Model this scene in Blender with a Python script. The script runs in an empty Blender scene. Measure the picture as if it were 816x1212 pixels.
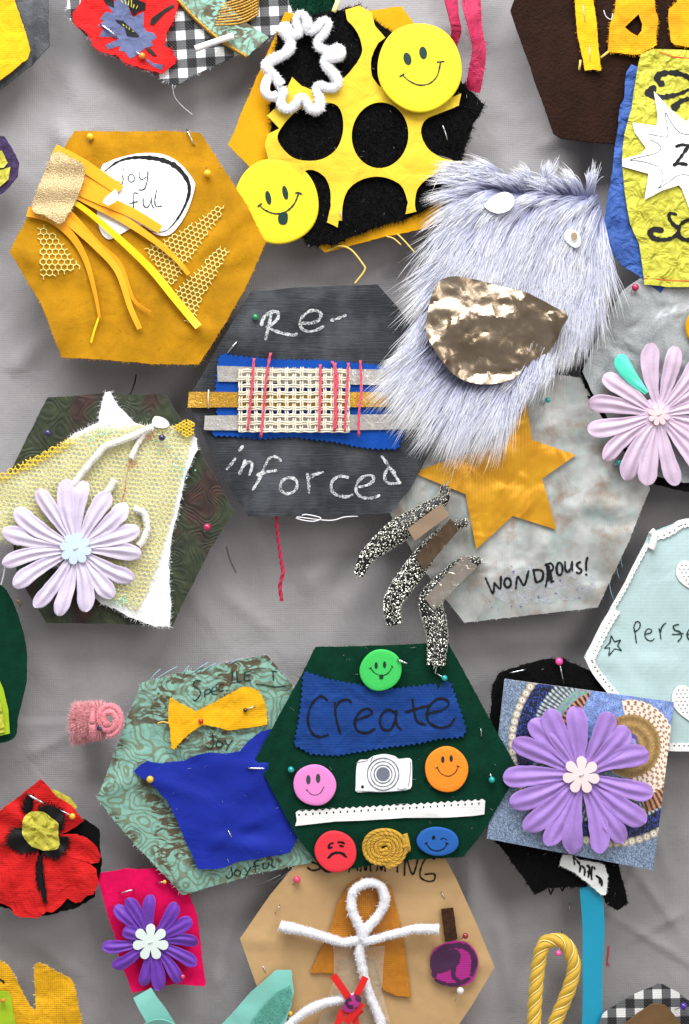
import bpy, bmesh, math, random
import numpy as np
from mathutils import Vector, noise
from mathutils.geometry import delaunay_2d_cdt
random.seed(7); rng = np.random.default_rng(7)
PI = math.pi
S = 0.0005            # one unit of the wall plan = half a millimetre
scene = bpy.context.scene
COL = scene.collection

# ------------------------------------------------------------------ camera, world, lamps, exposure
cam_d = bpy.data.cameras.new('camera'); cam = bpy.data.objects.new('camera', cam_d); COL.objects.link(cam)
CD = 2400
cam.location = (0, -CD*S, 0); cam.rotation_euler = (PI/2, 0, 0)
cam_d.sensor_fit = 'VERTICAL'; cam_d.sensor_height = 24
cam_d.lens = 24*CD/1212.0
cam_d.clip_start = 0.01; cam_d.clip_end = 50
cam_d.dof.use_dof = True; cam_d.dof.focus_distance = (CD-8)*S; cam_d.dof.aperture_fstop = 1.6
scene.camera = cam
world = bpy.data.worlds.new('World'); scene.world = world; world.use_nodes = True
wb = world.node_tree.nodes['Background']; wb.inputs[0].default_value = (0.91, 0.885, 0.88, 1); wb.inputs[1].default_value = 0.27
def area(name, loc, target, sx, sy, power, col):
    l = bpy.data.lights.new(name, 'AREA'); l.shape = 'RECTANGLE'; l.size = sx; l.size_y = sy; l.energy = power; l.color = col
    o = bpy.data.objects.new(name, l); COL.objects.link(o); o.location = loc
    o.rotation_euler = (Vector(target)-Vector(loc)).to_track_quat('-Z', 'Y').to_euler(); return o
area('window_light', (-0.12, -0.62, 1.05), (0, 0, 0.05), 1.2, 0.7, 15.8, (0.97, 0.985, 1.0))
area('far_fill_light', (1.3, -1.6, 0.7), (0, 0, -0.1), 0.8, 0.9, 8.0, (1.0, 0.97, 0.93))  # added fill lamp at the far right, not an actual window
scene.view_settings.view_transform = 'Standard'; scene.view_settings.look = 'None'
scene.view_settings.exposure = 0.96; scene.view_settings.gamma = 1
scene.view_settings.use_curve_mapping = False
try:
    scene.cycles.max_bounces = 6; scene.cycles.diffuse_bounces = 3; scene.cycles.transparent_max_bounces = 8
    scene.cycles.use_denoising = True
except Exception: pass

# ------------------------------------------------------------------ helpers
def lin(h):
    h = h.lstrip('#'); v = [int(h[i:i+2], 16)/255 for i in (0, 2, 4)]
    return tuple(c/12.92 if c <= .04045 else ((c+.055)/1.055)**2.4 for c in v)
def W3(p): return ((p[0]-408)*S, -p[2]*S, (606-p[1])*S)
ORG = {}
def setp(o, label=None, cat=None, group=None, kind=None):
    if label: o['label'] = label
    if cat: o['category'] = cat
    if group: o['group'] = group
    if kind: o['kind'] = kind
    return o
def empty(name, x, y, d, label, cat, group=None):
    o = bpy.data.objects.new(name, None); COL.objects.link(o); o.location = W3((x, y, d)); o.empty_display_size = .01
    ORG[o.name] = (x, y, d); return setp(o, label, cat, group)
def link(name, me, parent=None, origin=None, **kw):
    o = bpy.data.objects.new(name, me); COL.objects.link(o)
    if parent is not None: o.parent = parent; ORG[o.name] = ORG[parent.name]
    else: ORG[o.name] = origin; o.location = W3(origin)
    return setp(o, **kw)
def mk(name, V, F, mat, parent=None, origin=None, smooth=True, sharp=None, recalc=True, **kw):
    """V: points (x, y, d) in plan units; one mesh object"""
    V = np.asarray(V, dtype=float).reshape(-1, 3)
    if parent is not None: org = ORG[parent.name]
    else:
        if origin is None: origin = tuple(V.mean(axis=0))
        org = origin
    L = np.empty_like(V); L[:, 0] = (V[:, 0]-org[0])*S; L[:, 1] = -(V[:, 2]-org[2])*S; L[:, 2] = -(V[:, 1]-org[1])*S
    me = bpy.data.meshes.new(name)
    me.from_pydata(L.tolist(), [], [list(map(int, f)) for f in F])
    if recalc:
        bm = bmesh.new(); bm.from_mesh(me); bmesh.ops.recalc_face_normals(bm, faces=bm.faces); bm.to_mesh(me); bm.free()
    me.polygons.foreach_set('use_smooth', [smooth]*len(me.polygons))
    if smooth and sharp: me.set_sharp_from_angle(angle=math.radians(sharp))
    if mat: me.materials.append(mat)
    me.update()
    return link(name, me, parent, origin, **kw)
def Zf(x0, y0, k): return lambda pts: [(x0+p[0]/k, y0+p[1]/k) for p in pts]
def smoothline(pts, step=2.0, closed=False):
    P = [tuple(map(float, p)) for p in pts]; n = len(P); out = []
    dim = len(P[0])
    segs = n if closed else n-1
    for i in range(segs):
        g = lambda k: P[k % n] if closed else P[max(0, min(n-1, k))]
        p0, p1, p2, p3 = g(i-1), g(i), g(i+1), g(i+2)
        L = math.dist(p1, p2); m = max(1, int(L/step))
        for j in range(m):
            t = j/m
            out.append(tuple(.5*((2*p1[c])+(-p0[c]+p2[c])*t+(2*p0[c]-5*p1[c]+4*p2[c]-p3[c])*t*t+(-p0[c]+3*p1[c]-3*p2[c]+p3[c])*t**3) for c in range(dim)))
    if not closed: out.append(P[-1])
    return out
def resample(pts, step, closed=True):
    out = []; n = len(pts)
    for i in range(n if closed else n-1):
        a, b = pts[i], pts[(i+1) % n]; L = math.dist(a, b); m = max(1, int(round(L/step)))
        for j in range(m): out.append(tuple(a[c]+(b[c]-a[c])*j/m for c in range(len(a))))
    if not closed: out.append(tuple(pts[-1]))
    return out
def ragged(pts, amp=.8, step=4, low=1.5):
    P = resample(pts, step); sd = random.random()*100; out = []
    n = len(P)
    for i, p in enumerate(P):
        a, b = P[i-1], P[(i+1) % n]; tx, ty = b[0]-a[0], b[1]-a[1]; L = math.hypot(tx, ty) or 1
        k = random.gauss(0, amp*.5)+low*noise.noise(Vector((p[0]/28, p[1]/28, sd)))
        out.append((p[0]+ty/L*k, p[1]-tx/L*k))
    return out
def pinked(pts, period=7, amp=2.6):
    P = resample(pts, period/2); n = len(P); out = []
    cx = sum(p[0] for p in P)/n; cy = sum(p[1] for p in P)/n
    area2 = sum(P[i][0]*P[(i+1) % n][1]-P[(i+1) % n][0]*P[i][1] for i in range(n)); sg = 1 if area2 > 0 else -1
    for i, p in enumerate(P):
        a, b = P[i-1], P[(i+1) % n]; tx, ty = b[0]-a[0], b[1]-a[1]; L = math.hypot(tx, ty) or 1
        k = (amp if i % 2 else 0)*sg*random.uniform(.8, 1.15)
        out.append((p[0]+ty/L*k, p[1]-tx/L*k))
    return out
def ell(cx, cy, rx, ry=None, n=32, rot=0, a0=0, a1=2*PI):
    ry = ry or rx; full = abs(a1-a0-2*PI) < 1e-6; m = n if full else n-1
    return [(cx+math.cos(rot)*rx*math.cos(t)-math.sin(rot)*ry*math.sin(t), cy+math.sin(rot)*rx*math.cos(t)+math.cos(rot)*ry*math.sin(t)) for t in (a0+(a1-a0)*i/m for i in range(n))]
def inside(P, poly):
    x, y = P[:, 0], P[:, 1]; r = np.zeros(len(P), bool); n = len(poly)
    for i in range(n):
        x1, y1 = poly[i]; x2, y2 = poly[(i+1) % n]
        if y1 == y2: continue
        c = ((y1 > y) != (y2 > y)) & (x < (x2-x1)*(y-y1)/(y2-y1)+x1); r ^= c
    return r
def creases(*L_):
    """soft pulled folds: (x1, y1, x2, y2, height, width)"""
    def e(x, y):
        v = 0
        for x1, y1, x2, y2, am, w in L_:
            dx, dy = x2-x1, y2-y1; l2 = dx*dx+dy*dy; t = ((x-x1)*dx+(y-y1)*dy)/l2; tc = max(0, min(1, t)); q = math.hypot(x-x1-dx*tc, y-y1-dy*tc)/w
            if q < 3: v += am*math.exp(-q*q)*min(1, tc*4+.2)*(1-.85*tc)*1.2
        return v
    return e
def waver(d, amp=1.5, L=90, seed=None, curl=0, cx=0, cy=0, R=150, extra=None):
    sd = random.random()*100 if seed is None else seed
    def h(x, y):
        v = d+amp*(noise.noise(Vector((x/L, y/L, sd)))*1.6+.45*noise.noise(Vector((x/L*2.6, y/L*2.6, sd+9))))
        if curl: v += curl*(math.hypot(x-cx, y-cy)/R)**3
        if extra: v += extra(x, y)
        return v
    return h
def sheet_geo(outline, h, thick=2.0, step=9, holes=(), under=None):
    O = [tuple(p) for p in outline]
    xs = [p[0] for p in O]; ys = [p[1] for p in O]
    g = []
    yy = min(ys)+step*.5; r = 0
    while yy < max(ys):
        xx = min(xs)+step*(.5 if r % 2 else 0)
        while xx < max(xs):
            g.append((xx+random.uniform(-.15, .15)*step, yy+random.uniform(-.15, .15)*step)); xx += step
        yy += step*.87; r += 1
    G = np.array(g) if g else np.zeros((0, 2))
    if len(G):
        m = inside(G, O)
        for hh in holes: m &= ~inside(G, hh)
        G = G[m]
        B = np.array(O+[p for hh in holes for p in hh])
        if len(G):
            dd = np.min(np.hypot(G[:, None, 0]-B[None, :, 0], G[:, None, 1]-B[None, :, 1]), axis=1); G = G[dd > step*.35]
    pts = list(O); edges = [(i, (i+1) % len(O)) for i in range(len(O))]
    for hh in holes:
        b = len(pts); pts += list(hh); edges += [(b+i, b+(i+1) % len(hh)) for i in range(len(hh))]
    pts += [tuple(p) for p in G]
    rv, re, rf, *_ = delaunay_2d_cdt([Vector(p) for p in pts], edges, [], 0, 1e-5)
    rv = np.array([(v[0], v[1]) for v in rv]); T = np.array([f for f in rf if len(f) == 3])
    c = rv[T].mean(axis=1); m = inside(c, O)
    for hh in holes: m &= ~inside(c, hh)
    T = T[m]
    a = rv[T]; ar = (a[:, 1, 0]-a[:, 0, 0])*(a[:, 2, 1]-a[:, 0, 1])-(a[:, 2, 0]-a[:, 0, 0])*(a[:, 1, 1]-a[:, 0, 1])
    T[ar < 0] = T[ar < 0][:, ::-1]
    cnt = {}
    for t in T:
        for i in range(3): cnt[(t[i], t[(i+1) % 3])] = 1
    bd = [e for e in cnt if (e[1], e[0]) not in cnt]
    H = np.array([h(p[0], p[1]) for p in rv]); n = len(rv)
    top = np.column_stack([rv, H])
    if thick <= 0: return top, [tuple(t) for t in T]
    bot = np.column_stack([rv, H-thick])
    V = np.vstack([top, bot]); F = [tuple(t) for t in T]+[(t[2]+n, t[1]+n, t[0]+n) for t in T]+[(e[1], e[0], e[0]+n, e[1]+n) for e in bd]
    return V, F
def sheet(name, outline, h, mat, parent=None, thick=2.0, step=9, holes=(), origin=None, sharp=50, **kw):
    V, F = sheet_geo(outline, h, thick, step, holes)
    return mk(name, V, F, mat, parent, origin, sharp=sharp, **kw)
def ribbon_geo(pts, w, h, off=.6, taper=0):
    """flat stroke of ink lying on surface h"""
    n = len(pts); V = []; F = []
    for i, p in enumerate(pts):
        a, b = pts[max(0, i-1)], pts[min(n-1, i+1)]; tx, ty = b[0]-a[0], b[1]-a[1]; L = math.hypot(tx, ty) or 1
        ww = w(i/max(1, n-1)) if callable(w) else w
        ww = ww/2*(1+.5*noise.noise(Vector((p[0]/5, p[1]/5, .3)))+.12*math.sin(i*1.7))
        x, y = p[0], p[1]
        for s in (-1, 1):
            vx, vy = x+s*ty/L*ww, y-s*tx/L*ww; V.append((vx, vy, h(vx, vy)+off))
        if i: F.append((2*i-2, 2*i-1, 2*i+1, 2*i))
    for e, dr in ((0, -1), (n-1, 1)):   # rounded ends
        p = pts[e]; q = pts[min(1, n-1)] if e == 0 else pts[max(0, n-2)]
        tx, ty = p[0]-q[0], p[1]-q[1]; L = math.hypot(tx, ty) or 1; ww = (w(e and 1) if callable(w) else w)/2*.9
        a0 = math.atan2(ty, tx); b = len(V); V.append((p[0], p[1], h(p[0], p[1])+off))
        for k in range(7):
            t = a0-PI/2+PI*k/6; vx, vy = p[0]+ww*math.cos(t), p[1]+ww*math.sin(t); V.append((vx, vy, h(vx, vy)+off+.02))
        for k in range(6): F.append((b, b+1+k, b+2+k))
    return V, F
def merge(geos):
    V = []; F = []
    for v, f in geos:
        b = len(V); V += [tuple(p) for p in v]; F += [tuple(i+b for i in q) for q in f]
    return V, F
def writing(name, strokes, w, h, mat, parent, off=.6, step=1.6, **kw):
    g = [ribbon_geo(smoothline(s, step), w, h, off+.03*k) for k, s in enumerate(strokes)]
    V, F = merge(g); return mk(name, V, F, mat, parent, recalc=False, **kw)
def flat(name, outline, h, mat, parent, off=.6, step=6, **kw):
    return sheet(name, outline, lambda x, y: h(x, y)+off, mat, parent, thick=.35, step=step, **kw)
def tube_geo(path, r, n=8, closed=False, flatk=1.0, caps=True):
    P = [np.array(p, float) for p in path]; m = len(P); V = []; F = []
    up = None
    for i in range(m):
        a = P[i-1] if (i > 0 or closed) else P[i]; b = P[(i+1) % m] if (i < m-1 or closed) else P[i]
        t = b-a; t /= (np.linalg.norm(t) or 1)
        if up is None: up = np.array([0, 0, 1.]) if abs(t[2]) < .8 else np.array([1., 0, 0])
        s = np.cross(t, up); s /= (np.linalg.norm(s) or 1); up = np.cross(s, t)
        rr = r(i/max(1, m-1)) if callable(r) else r
        for k in range(n):
            an = 2*PI*k/n; V.append(tuple(P[i]+s*math.cos(an)*rr+up*math.sin(an)*rr*flatk))
    for i in range(m if closed else m-1):
        a = i*n; b = ((i+1) % m)*n
        for k in range(n): F.append((a+k, a+(k+1) % n, b+(k+1) % n, b+k))
    if caps and not closed: F += [tuple(range(n)), tuple(range((m-1)*n, m*n))[::-1]]
    return V, F
def band_geo(path, w, thick=1.0, twist=None):
    """flat strap along 3-D path; width w(t), optional twist angle(t) about its axis"""
    P = [np.array(p, float) for p in path]; m = len(P); V = []; F = []
    for i in range(m):
        t = P[min(m-1, i+1)]-P[max(0, i-1)]; t /= (np.linalg.norm(t) or 1)
        s = np.array([t[1], -t[0], 0]); s /= (np.linalg.norm(s) or 1); u = np.cross(s, t)
        if u[2] < 0: u = -u
        an = twist(i/(m-1)) if twist else 0
        s2 = s*math.cos(an)+u*math.sin(an); u2 = -s*math.sin(an)+u*math.cos(an)
        ww = (w(i/(m-1)) if callable(w) else w)/2
        for a, b in ((-1, 1), (0, 1.15), (1, 1), (1, -1), (-1, -1)): V.append(tuple(P[i]+s2*ww*a+u2*thick/2*b))
    for i in range(m-1):
        for k in range(5): F.append((i*5+k, i*5+(k+1) % 5, i*5+5+(k+1) % 5, i*5+5+k))
    F += [(0, 1, 2, 3, 4), tuple(range((m-1)*5, m*5))[::-1]]
    return V, F
def drape(pts2, h, off): return [(p[0], p[1], h(p[0], p[1])+off) for p in pts2]
def tube(name, path, r, mat, parent=None, n=8, closed=False, **kw):
    V, F = tube_geo(path, r, n, closed); return mk(name, V, F, mat, parent, **kw)
def fibres(name, P, D, L, w, mat, parent, bend=.35, colors=None, origin=None, segs=2, **kw):
    """many fine hairs: roots P, directions D (unit), lengths L; one mesh"""
    N = len(P); P = np.asarray(P, float); D = np.asarray(D, float); L = np.asarray(L, float).reshape(-1, 1)*np.ones((N, 1))
    R = rng.normal(size=(N, 3)); side = np.cross(D, R); side /= np.linalg.norm(side, axis=1, keepdims=True)+1e-9
    B = np.cross(D, side)
    w = np.asarray(w, float).reshape(-1, 1)*np.ones((N, 1))
    rings = []
    for k in range(segs):
        t = k/segs; c = P+D*L*t+B*L*bend*t*t; rings += [c-side*w/2*(1-.5*t), c+side*w/2*(1-.5*t)]
    rings.append(P+D*L+B*L*bend)
    m = len(rings); V = np.stack(rings, axis=1).reshape(-1, 3)
    base = (np.arange(N)*m)[:, None]; tri = []
    for k in range(segs-1):
        a = 2*k; tri += [[a, a+1, a+3], [a, a+3, a+2]]
    tri.append([m-3, m-2, m-1]); tri = np.array(tri)
    F = (base[:, :, None]+tri[None]).reshape(-1, 3)
    return rawmesh(name, V, F, mat, parent, origin, colors=None if colors is None else np.repeat(colors, m, axis=0), **kw)
def rawmesh(name, V, F, mat, parent=None, origin=None, colors=None, smooth=True, **kw):
    V = np.asarray(V, float)
    if parent is not None: org = ORG[parent.name]
    else:
        if origin is None: origin = tuple(V.mean(axis=0))
        org = origin
    L = np.empty_like(V); L[:, 0] = (V[:, 0]-org[0])*S; L[:, 1] = -(V[:, 2]-org[2])*S; L[:, 2] = -(V[:, 1]-org[1])*S
    k = F.shape[1]; me = bpy.data.meshes.new(name)
    me.vertices.add(len(L)); me.vertices.foreach_set('co', L.ravel())
    me.loops.add(F.size); me.loops.foreach_set('vertex_index', F.ravel().astype(np.int32))
    me.polygons.add(len(F)); me.polygons.foreach_set('loop_start', np.arange(0, F.size, k, dtype=np.int32))
    me.polygons.foreach_set('use_smooth', np.ones(len(F), bool)*smooth)
    me.update(calc_edges=True)
    if colors is not None:
        at = me.color_attributes.new('tint', 'FLOAT_COLOR', 'POINT')
        c = np.ones((len(L), 4)); c[:, :3] = colors; at.data.foreach_set('color', c.ravel())
    me.materials.append(mat)
    return link(name, me, parent, origin, **kw)
def scatter(outline, n, holes=()):
    O = np.array(outline); lo, hi = O.min(0), O.max(0); out = np.zeros((0, 2))
    while len(out) < n:
        q = rng.uniform(lo, hi, size=(n*2, 2)); m = inside(q, outline)
        for hh in holes: m &= ~inside(q, hh)
        out = np.vstack([out, q[m]])
    return out[:n]
def pile(name, outline, h, n, length, mat, parent, w=.7, lean=(0, .4), spread=.7, **kw):
    """short nap over a cloth"""
    Q = scatter(outline, n); P = np.column_stack([Q, [h(q[0], q[1])-.3 for q in Q]])
    D = rng.normal(size=(n, 3))*spread; D[:, 2] = np.abs(D[:, 2])+.7; D[:, 0] += lean[0]; D[:, 1] += lean[1]
    D /= np.linalg.norm(D, axis=1, keepdims=True)
    return fibres(name, P, D, length*rng.uniform(.5, 1.2, n), w, mat, parent, kind='stuff', **kw)
def fray(name, outline, h, n, length, mat, parent, w=.5, down=.15, **kw):
    P2 = resample(outline, 1.5); m = len(P2); idx = rng.integers(0, m, n); P = []; D = []
    ar = sum(P2[i][0]*P2[(i+1) % m][1]-P2[(i+1) % m][0]*P2[i][1] for i in range(m)); sg = 1 if ar > 0 else -1
    for i in idx:
        a, b = P2[i-2], P2[(i+2) % m]; tx, ty = b[0]-a[0], b[1]-a[1]; L = math.hypot(tx, ty) or 1
        nx, ny = ty/L*sg, -tx/L*sg; p = P2[i]
        P.append((p[0]-nx*.6, p[1]-ny*.6, h(p[0], p[1])-random.uniform(.1, 1.5)))
        v = np.array([nx+random.gauss(0, .8), ny+random.gauss(0, .8)+down, random.gauss(0, .35)]); D.append(v/np.linalg.norm(v))
    return fibres(name, P, D, length*rng.uniform(.25, 1.3, n), w, mat, parent, kind='stuff', **kw)
def lint(outline, h, n, mat, parent, L=5):
    """stray fibres and dust caught on a cloth"""
    Q = scatter(outline, n); D = rng.normal(size=(n, 3)); D[:, 2] *= .12; D /= np.linalg.norm(D, axis=1, keepdims=True)
    return fibres('lint', np.column_stack([Q, [h(q[0], q[1])+.8 for q in Q]]), D, L*rng.uniform(.25, 1.3, n), .4, mat, parent, bend=.5, segs=4, kind='stuff')
def fluffy(name, path, r, mat, fmat, parent=None, dens=9, hair=3.2, closed=False, core=.78, n=9, hw=.55, **kw):
    """chenille stem: core tube as the object, its nap as a child"""
    r0 = r; rf = r0 if callable(r0) else (lambda t: r0); sd0 = random.random()*50; LL = len(path)
    r = lambda t: rf(t)*(1+.22*noise.noise(Vector((t*LL/9, sd0, 0)))+.10*noise.noise(Vector((t*LL/3, sd0, 5))))
    path = [(p[0]+.9*noise.noise(Vector((p[0]/9, p[1]/9, sd0))), p[1]+.9*noise.noise(Vector((p[0]/9, p[1]/9, sd0+7))), p[2]) for p in path]
    V, F = tube_geo(path, lambda t: r(t)*core, n, closed)
    o = mk(name, V, F, mat, parent, **kw)
    P = np.array(path, float); nn = len(P); seg = np.linalg.norm(np.diff(P, axis=0), axis=1); Ltot = seg.sum()
    N = int(Ltot*dens*(1 if not callable(r) else .9)); t = rng.uniform(0, nn-1.001, N); i = t.astype(int); f = (t-i)[:, None]
    c = P[i]*(1-f)+P[i+1]*f; T = P[i+1]-P[i]; T /= np.linalg.norm(T, axis=1, keepdims=True)+1e-9
    D = rng.normal(size=(N, 3)); D -= T*(D*T).sum(1, keepdims=True); D /= np.linalg.norm(D, axis=1, keepdims=True)
    rr = np.array([r(a/(nn-1)) for a in t])[:, None] if callable(r) else r
    root = c+D*rr*core*.9; D2 = D+T*rng.normal(0, .5, (N, 1))+rng.normal(0, .3, (N, 3)); D2 /= np.linalg.norm(D2, axis=1, keepdims=True)
    fibres('nap', root, D2, hair*(rng.uniform(.35, 1.0, N)+(rng.random(N) < .04)*.9), hw, fmat, o if parent is None or True else parent, kind='stuff')
    return o

# ------------------------------------------------------------------ materials
class N:
    def __init__(s, name):
        s.m = bpy.data.materials.new(name); s.m.use_nodes = True; s.t = s.m.node_tree; s.t.nodes.clear()
        s.out = s.t.nodes.new('ShaderNodeOutputMaterial'); s.b = s.t.nodes.new('ShaderNodeBsdfPrincipled')
        s.t.links.new(s.b.outputs[0], s.out.inputs[0])
        tc = s.t.nodes.new('ShaderNodeTexCoord'); mp = s.t.nodes.new('ShaderNodeMapping'); mp.inputs['Scale'].default_value = (1/S,)*3
        s.t.links.new(tc.outputs['Object'], mp.inputs[0]); s.co = mp.outputs[0]
    def set(s, k, v):
        i = s.b.inputs[k] if isinstance(k, str) else k
        if isinstance(v, bpy.types.NodeSocket): s.t.links.new(v, i)
        else: i.default_value = (*v, 1) if isinstance(v, tuple) and len(v) == 3 and i.type == 'RGBA' else v
    def put(s, i, v):
        if isinstance(v, bpy.types.NodeSocket): s.t.links.new(v, i)
        elif v is not None:
            i.default_value = (*v, 1) if isinstance(v, tuple) and len(v) == 3 and i.type == 'RGBA' else v
    def noise(s, size, detail=2, rough=.5, co=None, dist=0, color=False):
        n = s.t.nodes.new('ShaderNodeTexNoise'); n.inputs['Scale'].default_value = 1/size; n.inputs['Detail'].default_value = detail
        n.inputs['Roughness'].default_value = rough; n.inputs['Distortion'].default_value = dist; s.t.links.new(co or s.co, n.inputs['Vector'])
        return n.outputs['Color' if color else 'Fac']
    def math(s, op, a, b=0.0, c=0.0):
        n = s.t.nodes.new('ShaderNodeMath'); n.operation = op
        for i, v in enumerate((a, b, c)): s.put(n.inputs[i], v)
        return n.outputs[0]
    def ramp(s, f, stops, mode='LINEAR'):
        n = s.t.nodes.new('ShaderNodeValToRGB'); n.color_ramp.interpolation = mode; e = n.color_ramp.elements
        while len(e) < len(stops): e.new(.5)
        for el, (p, c) in zip(e, stops): el.position = p; el.color = (*c, 1) if isinstance(c, tuple) else (c, c, c, 1)
        s.t.links.new(f, n.inputs[0]); return n.outputs[0]
    def mix(s, f, a, b, mode='MIX'):
        n = s.t.nodes.new('ShaderNodeMix'); n.data_type = 'RGBA'; n.blend_type = mode
        s.put(n.inputs[0], f); s.put(n.inputs[6], a); s.put(n.inputs[7], b); return n.outputs[2]
    def map(s, rot=0, scale=(1, 1, 1), loc=(0, 0, 0)):
        n = s.t.nodes.new('ShaderNodeMapping'); n.inputs['Rotation'].default_value = (0, rot, 0); n.inputs['Scale'].default_value = scale
        n.inputs['Location'].default_value = loc; s.t.links.new(s.co, n.inputs[0]); return n.outputs[0]
    def sep(s, co):
        n = s.t.nodes.new('ShaderNodeSeparateXYZ'); s.t.links.new(co, n.inputs[0]); return n.outputs
    def wave(s, period, axis, co=None, dist=0, dscale=1.0):
        n = s.t.nodes.new('ShaderNodeTexWave'); n.bands_direction = axis; n.inputs['Scale'].default_value = .314159/period
        n.inputs['Distortion'].default_value = dist; n.inputs['Detail Scale'].default_value = dscale; s.t.links.new(co or s.co, n.inputs[0]); return n.outputs['Fac']
    def bump(s, h, dist, strength=1.0, prev=None):
        n = s.t.nodes.new('ShaderNodeBump'); n.inputs['Distance'].default_value = dist*S; n.inputs['Strength'].default_value = strength
        s.t.links.new(h, n.inputs['Height'])
        if prev is not None: s.t.links.new(prev, n.inputs['Normal'])
        return n.outputs[0]
    def voronoi(s, size, feature='F1', out='Distance', co=None):
        n = s.t.nodes.new('ShaderNodeTexVoronoi'); n.feature = feature; n.inputs['Scale'].default_value = 1/size; s.t.links.new(co or s.co, n.inputs['Vector'])
        return n.outputs[out]
def scl(c, k): return tuple(min(1, x*k) for x in c)
def clothm(name, col, rough=.85, var=.12, vs=45, weave=0, wp=2.2, nap=.35, naps=2.5, crease=0, cs=40, sheen=.25, rot=0, spec=.25, grain=.12):
    """woven or felted cloth"""
    n = N(name); c = lin(col) if isinstance(col, str) else col
    base = n.mix(n.ramp(n.noise(vs, 4, .6), [(.36, 0.0), (.64, 1.0)]), scl(c, 1-var), scl(c, 1+var))
    g = n.noise(3.2, 2, .7, co=n.map(rot, (1, 1, .35)))
    base = n.mix(n.math('MULTIPLY', g, grain*2), base, scl(c, .6))
    n.set('Base Color', base); n.set('Roughness', rough); n.set('Specular IOR Level', spec)
    n.set('Sheen Weight', sheen); n.set('Sheen Roughness', .5); n.set('Sheen Tint', (*scl(c, 1.6), 1))
    nm = None
    if weave:
        co = n.map(rot); h = n.math('ADD', n.wave(wp, 'X', co, .8, .6), n.wave(wp, 'Z', co, .8, .6)); nm = n.bump(h, weave, .8, nm)
    if nap: nm = n.bump(n.noise(naps, 3, .65), nap*2, .7, nm)
    if crease: nm = n.bump(n.noise(cs, 3, .45, dist=.6), crease*13, .9, nm)
    if nm is not None: n.set('Normal', nm)
    return n.m
def plain(name, col, rough=.5, metal=0, spec=.5, var=.05, vs=20, bump=0, bs=4, sheen=0, coat=0, emit=0, sss=0):
    n = N(name); c = lin(col) if isinstance(col, str) else col
    n.set('Base Color', n.mix(n.noise(vs, 3), scl(c, 1-var), scl(c, 1+var))); n.set('Roughness', rough); n.set('Metallic', metal)
    n.set('Specular IOR Level', spec); n.set('Sheen Weight', sheen); n.set('Coat Weight', coat)
    if bump: n.set('Normal', n.bump(n.noise(bs, 3, .6), bump, .8))
    if sss: n.set('Subsurface Weight', sss); n.set('Subsurface Scale', .002)
    return n.m
def gingham(name, period=15, rot=0, loc=(0, 0, 0)):
    n = N(name); x, y, z = n.sep(n.map(rot, loc=loc)); 
    sx = n.math('GREATER_THAN', n.math('SINE', n.math('MULTIPLY', x, PI/period)), 0); sz = n.math('GREATER_THAN', n.math('SINE', n.math('MULTIPLY', z, PI/period)), 0)
    v = n.math('MULTIPLY', n.math('ADD', sx, sz), .5)
    th = n.math('MULTIPLY', n.wave(1.9, 'DIAGONAL'), .22)
    c = n.ramp(v, [(0, lin('#101012')), (.34, lin('#5f6062')), (.67, lin('#e8e8e6'))], 'CONSTANT')
    c = n.mix(th, c, lin('#808080')); n.set('Base Color', c); n.set('Roughness', .85); n.set('Specular IOR Level', .2)
    n.set('Normal', n.bump(n.math('ADD', n.wave(2, 'X'), n.wave(2, 'Z')), .4, .7)); return n.m
def glitter(name, col, col2, size=2, metal=.8, rough=.3, bump=1.2):
    n = N(name); cell = n.voronoi(size, 'F1', 'Color'); f = n.sep(cell)[0]
    n.set('Base Color', n.mix(f, lin(col), lin(col2))); n.set('Metallic', metal); n.set('Roughness', rough)
    n.set('Normal', n.bump(n.sep(cell)[1], bump, 1)); return n.m

M = {}
M['greythreadl'] = plain('grey_lint', '#9a9a98', rough=.9)
M['backdrop'] = clothm('grey_linen', '#9f9c9d', rough=.92, var=.05, vs=300, weave=.22, wp=2.3, nap=.3, naps=4, crease=.4, cs=70, sheen=.12, spec=.12, grain=.1)
M['mustard'] = clothm('mustard_velvet_felt', '#ae7b0a', var=.17, vs=40, nap=.3, naps=2.2, crease=.45, cs=55, sheen=.35, rot=0, spec=.15, grain=.18)  # broad tone variation in the colour imitates the gloss of velvet pile
M['mustard2'] = clothm('deep_yellow_felt', '#cf950e', var=.1, nap=.3, sheen=.3, spec=.15)
M['yellowjersey'] = clothm('bright_yellow_jersey', '#dcba34', var=.05, nap=.2, naps=2.8, crease=.35, cs=30, sheen=.1, spec=.2)
M['yellowcotton'] = clothm('warm_yellow_cotton', '#e8ac10', var=.08, weave=.12, wp=2.2, nap=.15, crease=.4, cs=25, sheen=.1)
M['orangeletter'] = clothm('orange_yellow_cotton', '#e0980f', var=.22, vs=24, weave=.2, wp=2.6, nap=.1, crease=.4, cs=24, sheen=.1)
M['blackfur'] = plain('black_fur', '#0b0b0c', rough=.8, spec=.15)
M['blackfelt'] = clothm('black_felt', '#0d0d0e', nap=.5, sheen=.15, spec=.08)
M['smiley'] = plain('yellow_foam', '#e0c61e', rough=.6, spec=.3, bump=.5, bs=2.6, var=.035)
M['ink'] = plain('black_ink', '#0e0e10', rough=.5, spec=.25)
M['inkgreen'] = plain('dark_green_ink', '#16312c', rough=.5, spec=.25)
M['chenille'] = plain('white_chenille', '#e6e6ea', rough=.9, spec=.1, sheen=.3)
M['chenillenap'] = plain('white_chenille_nap', '#ececf0', rough=.9, spec=.1)
M['creamchenille'] = plain('cream_chenille', '#ebe8da', rough=.9, spec=.1)
M['leather'] = clothm('dark_grey_leatherette', '#3a3d41', rough=.5, var=.1, nap=.5, naps=1.8, crease=.3, cs=30, sheen=0, spec=.5)
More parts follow.
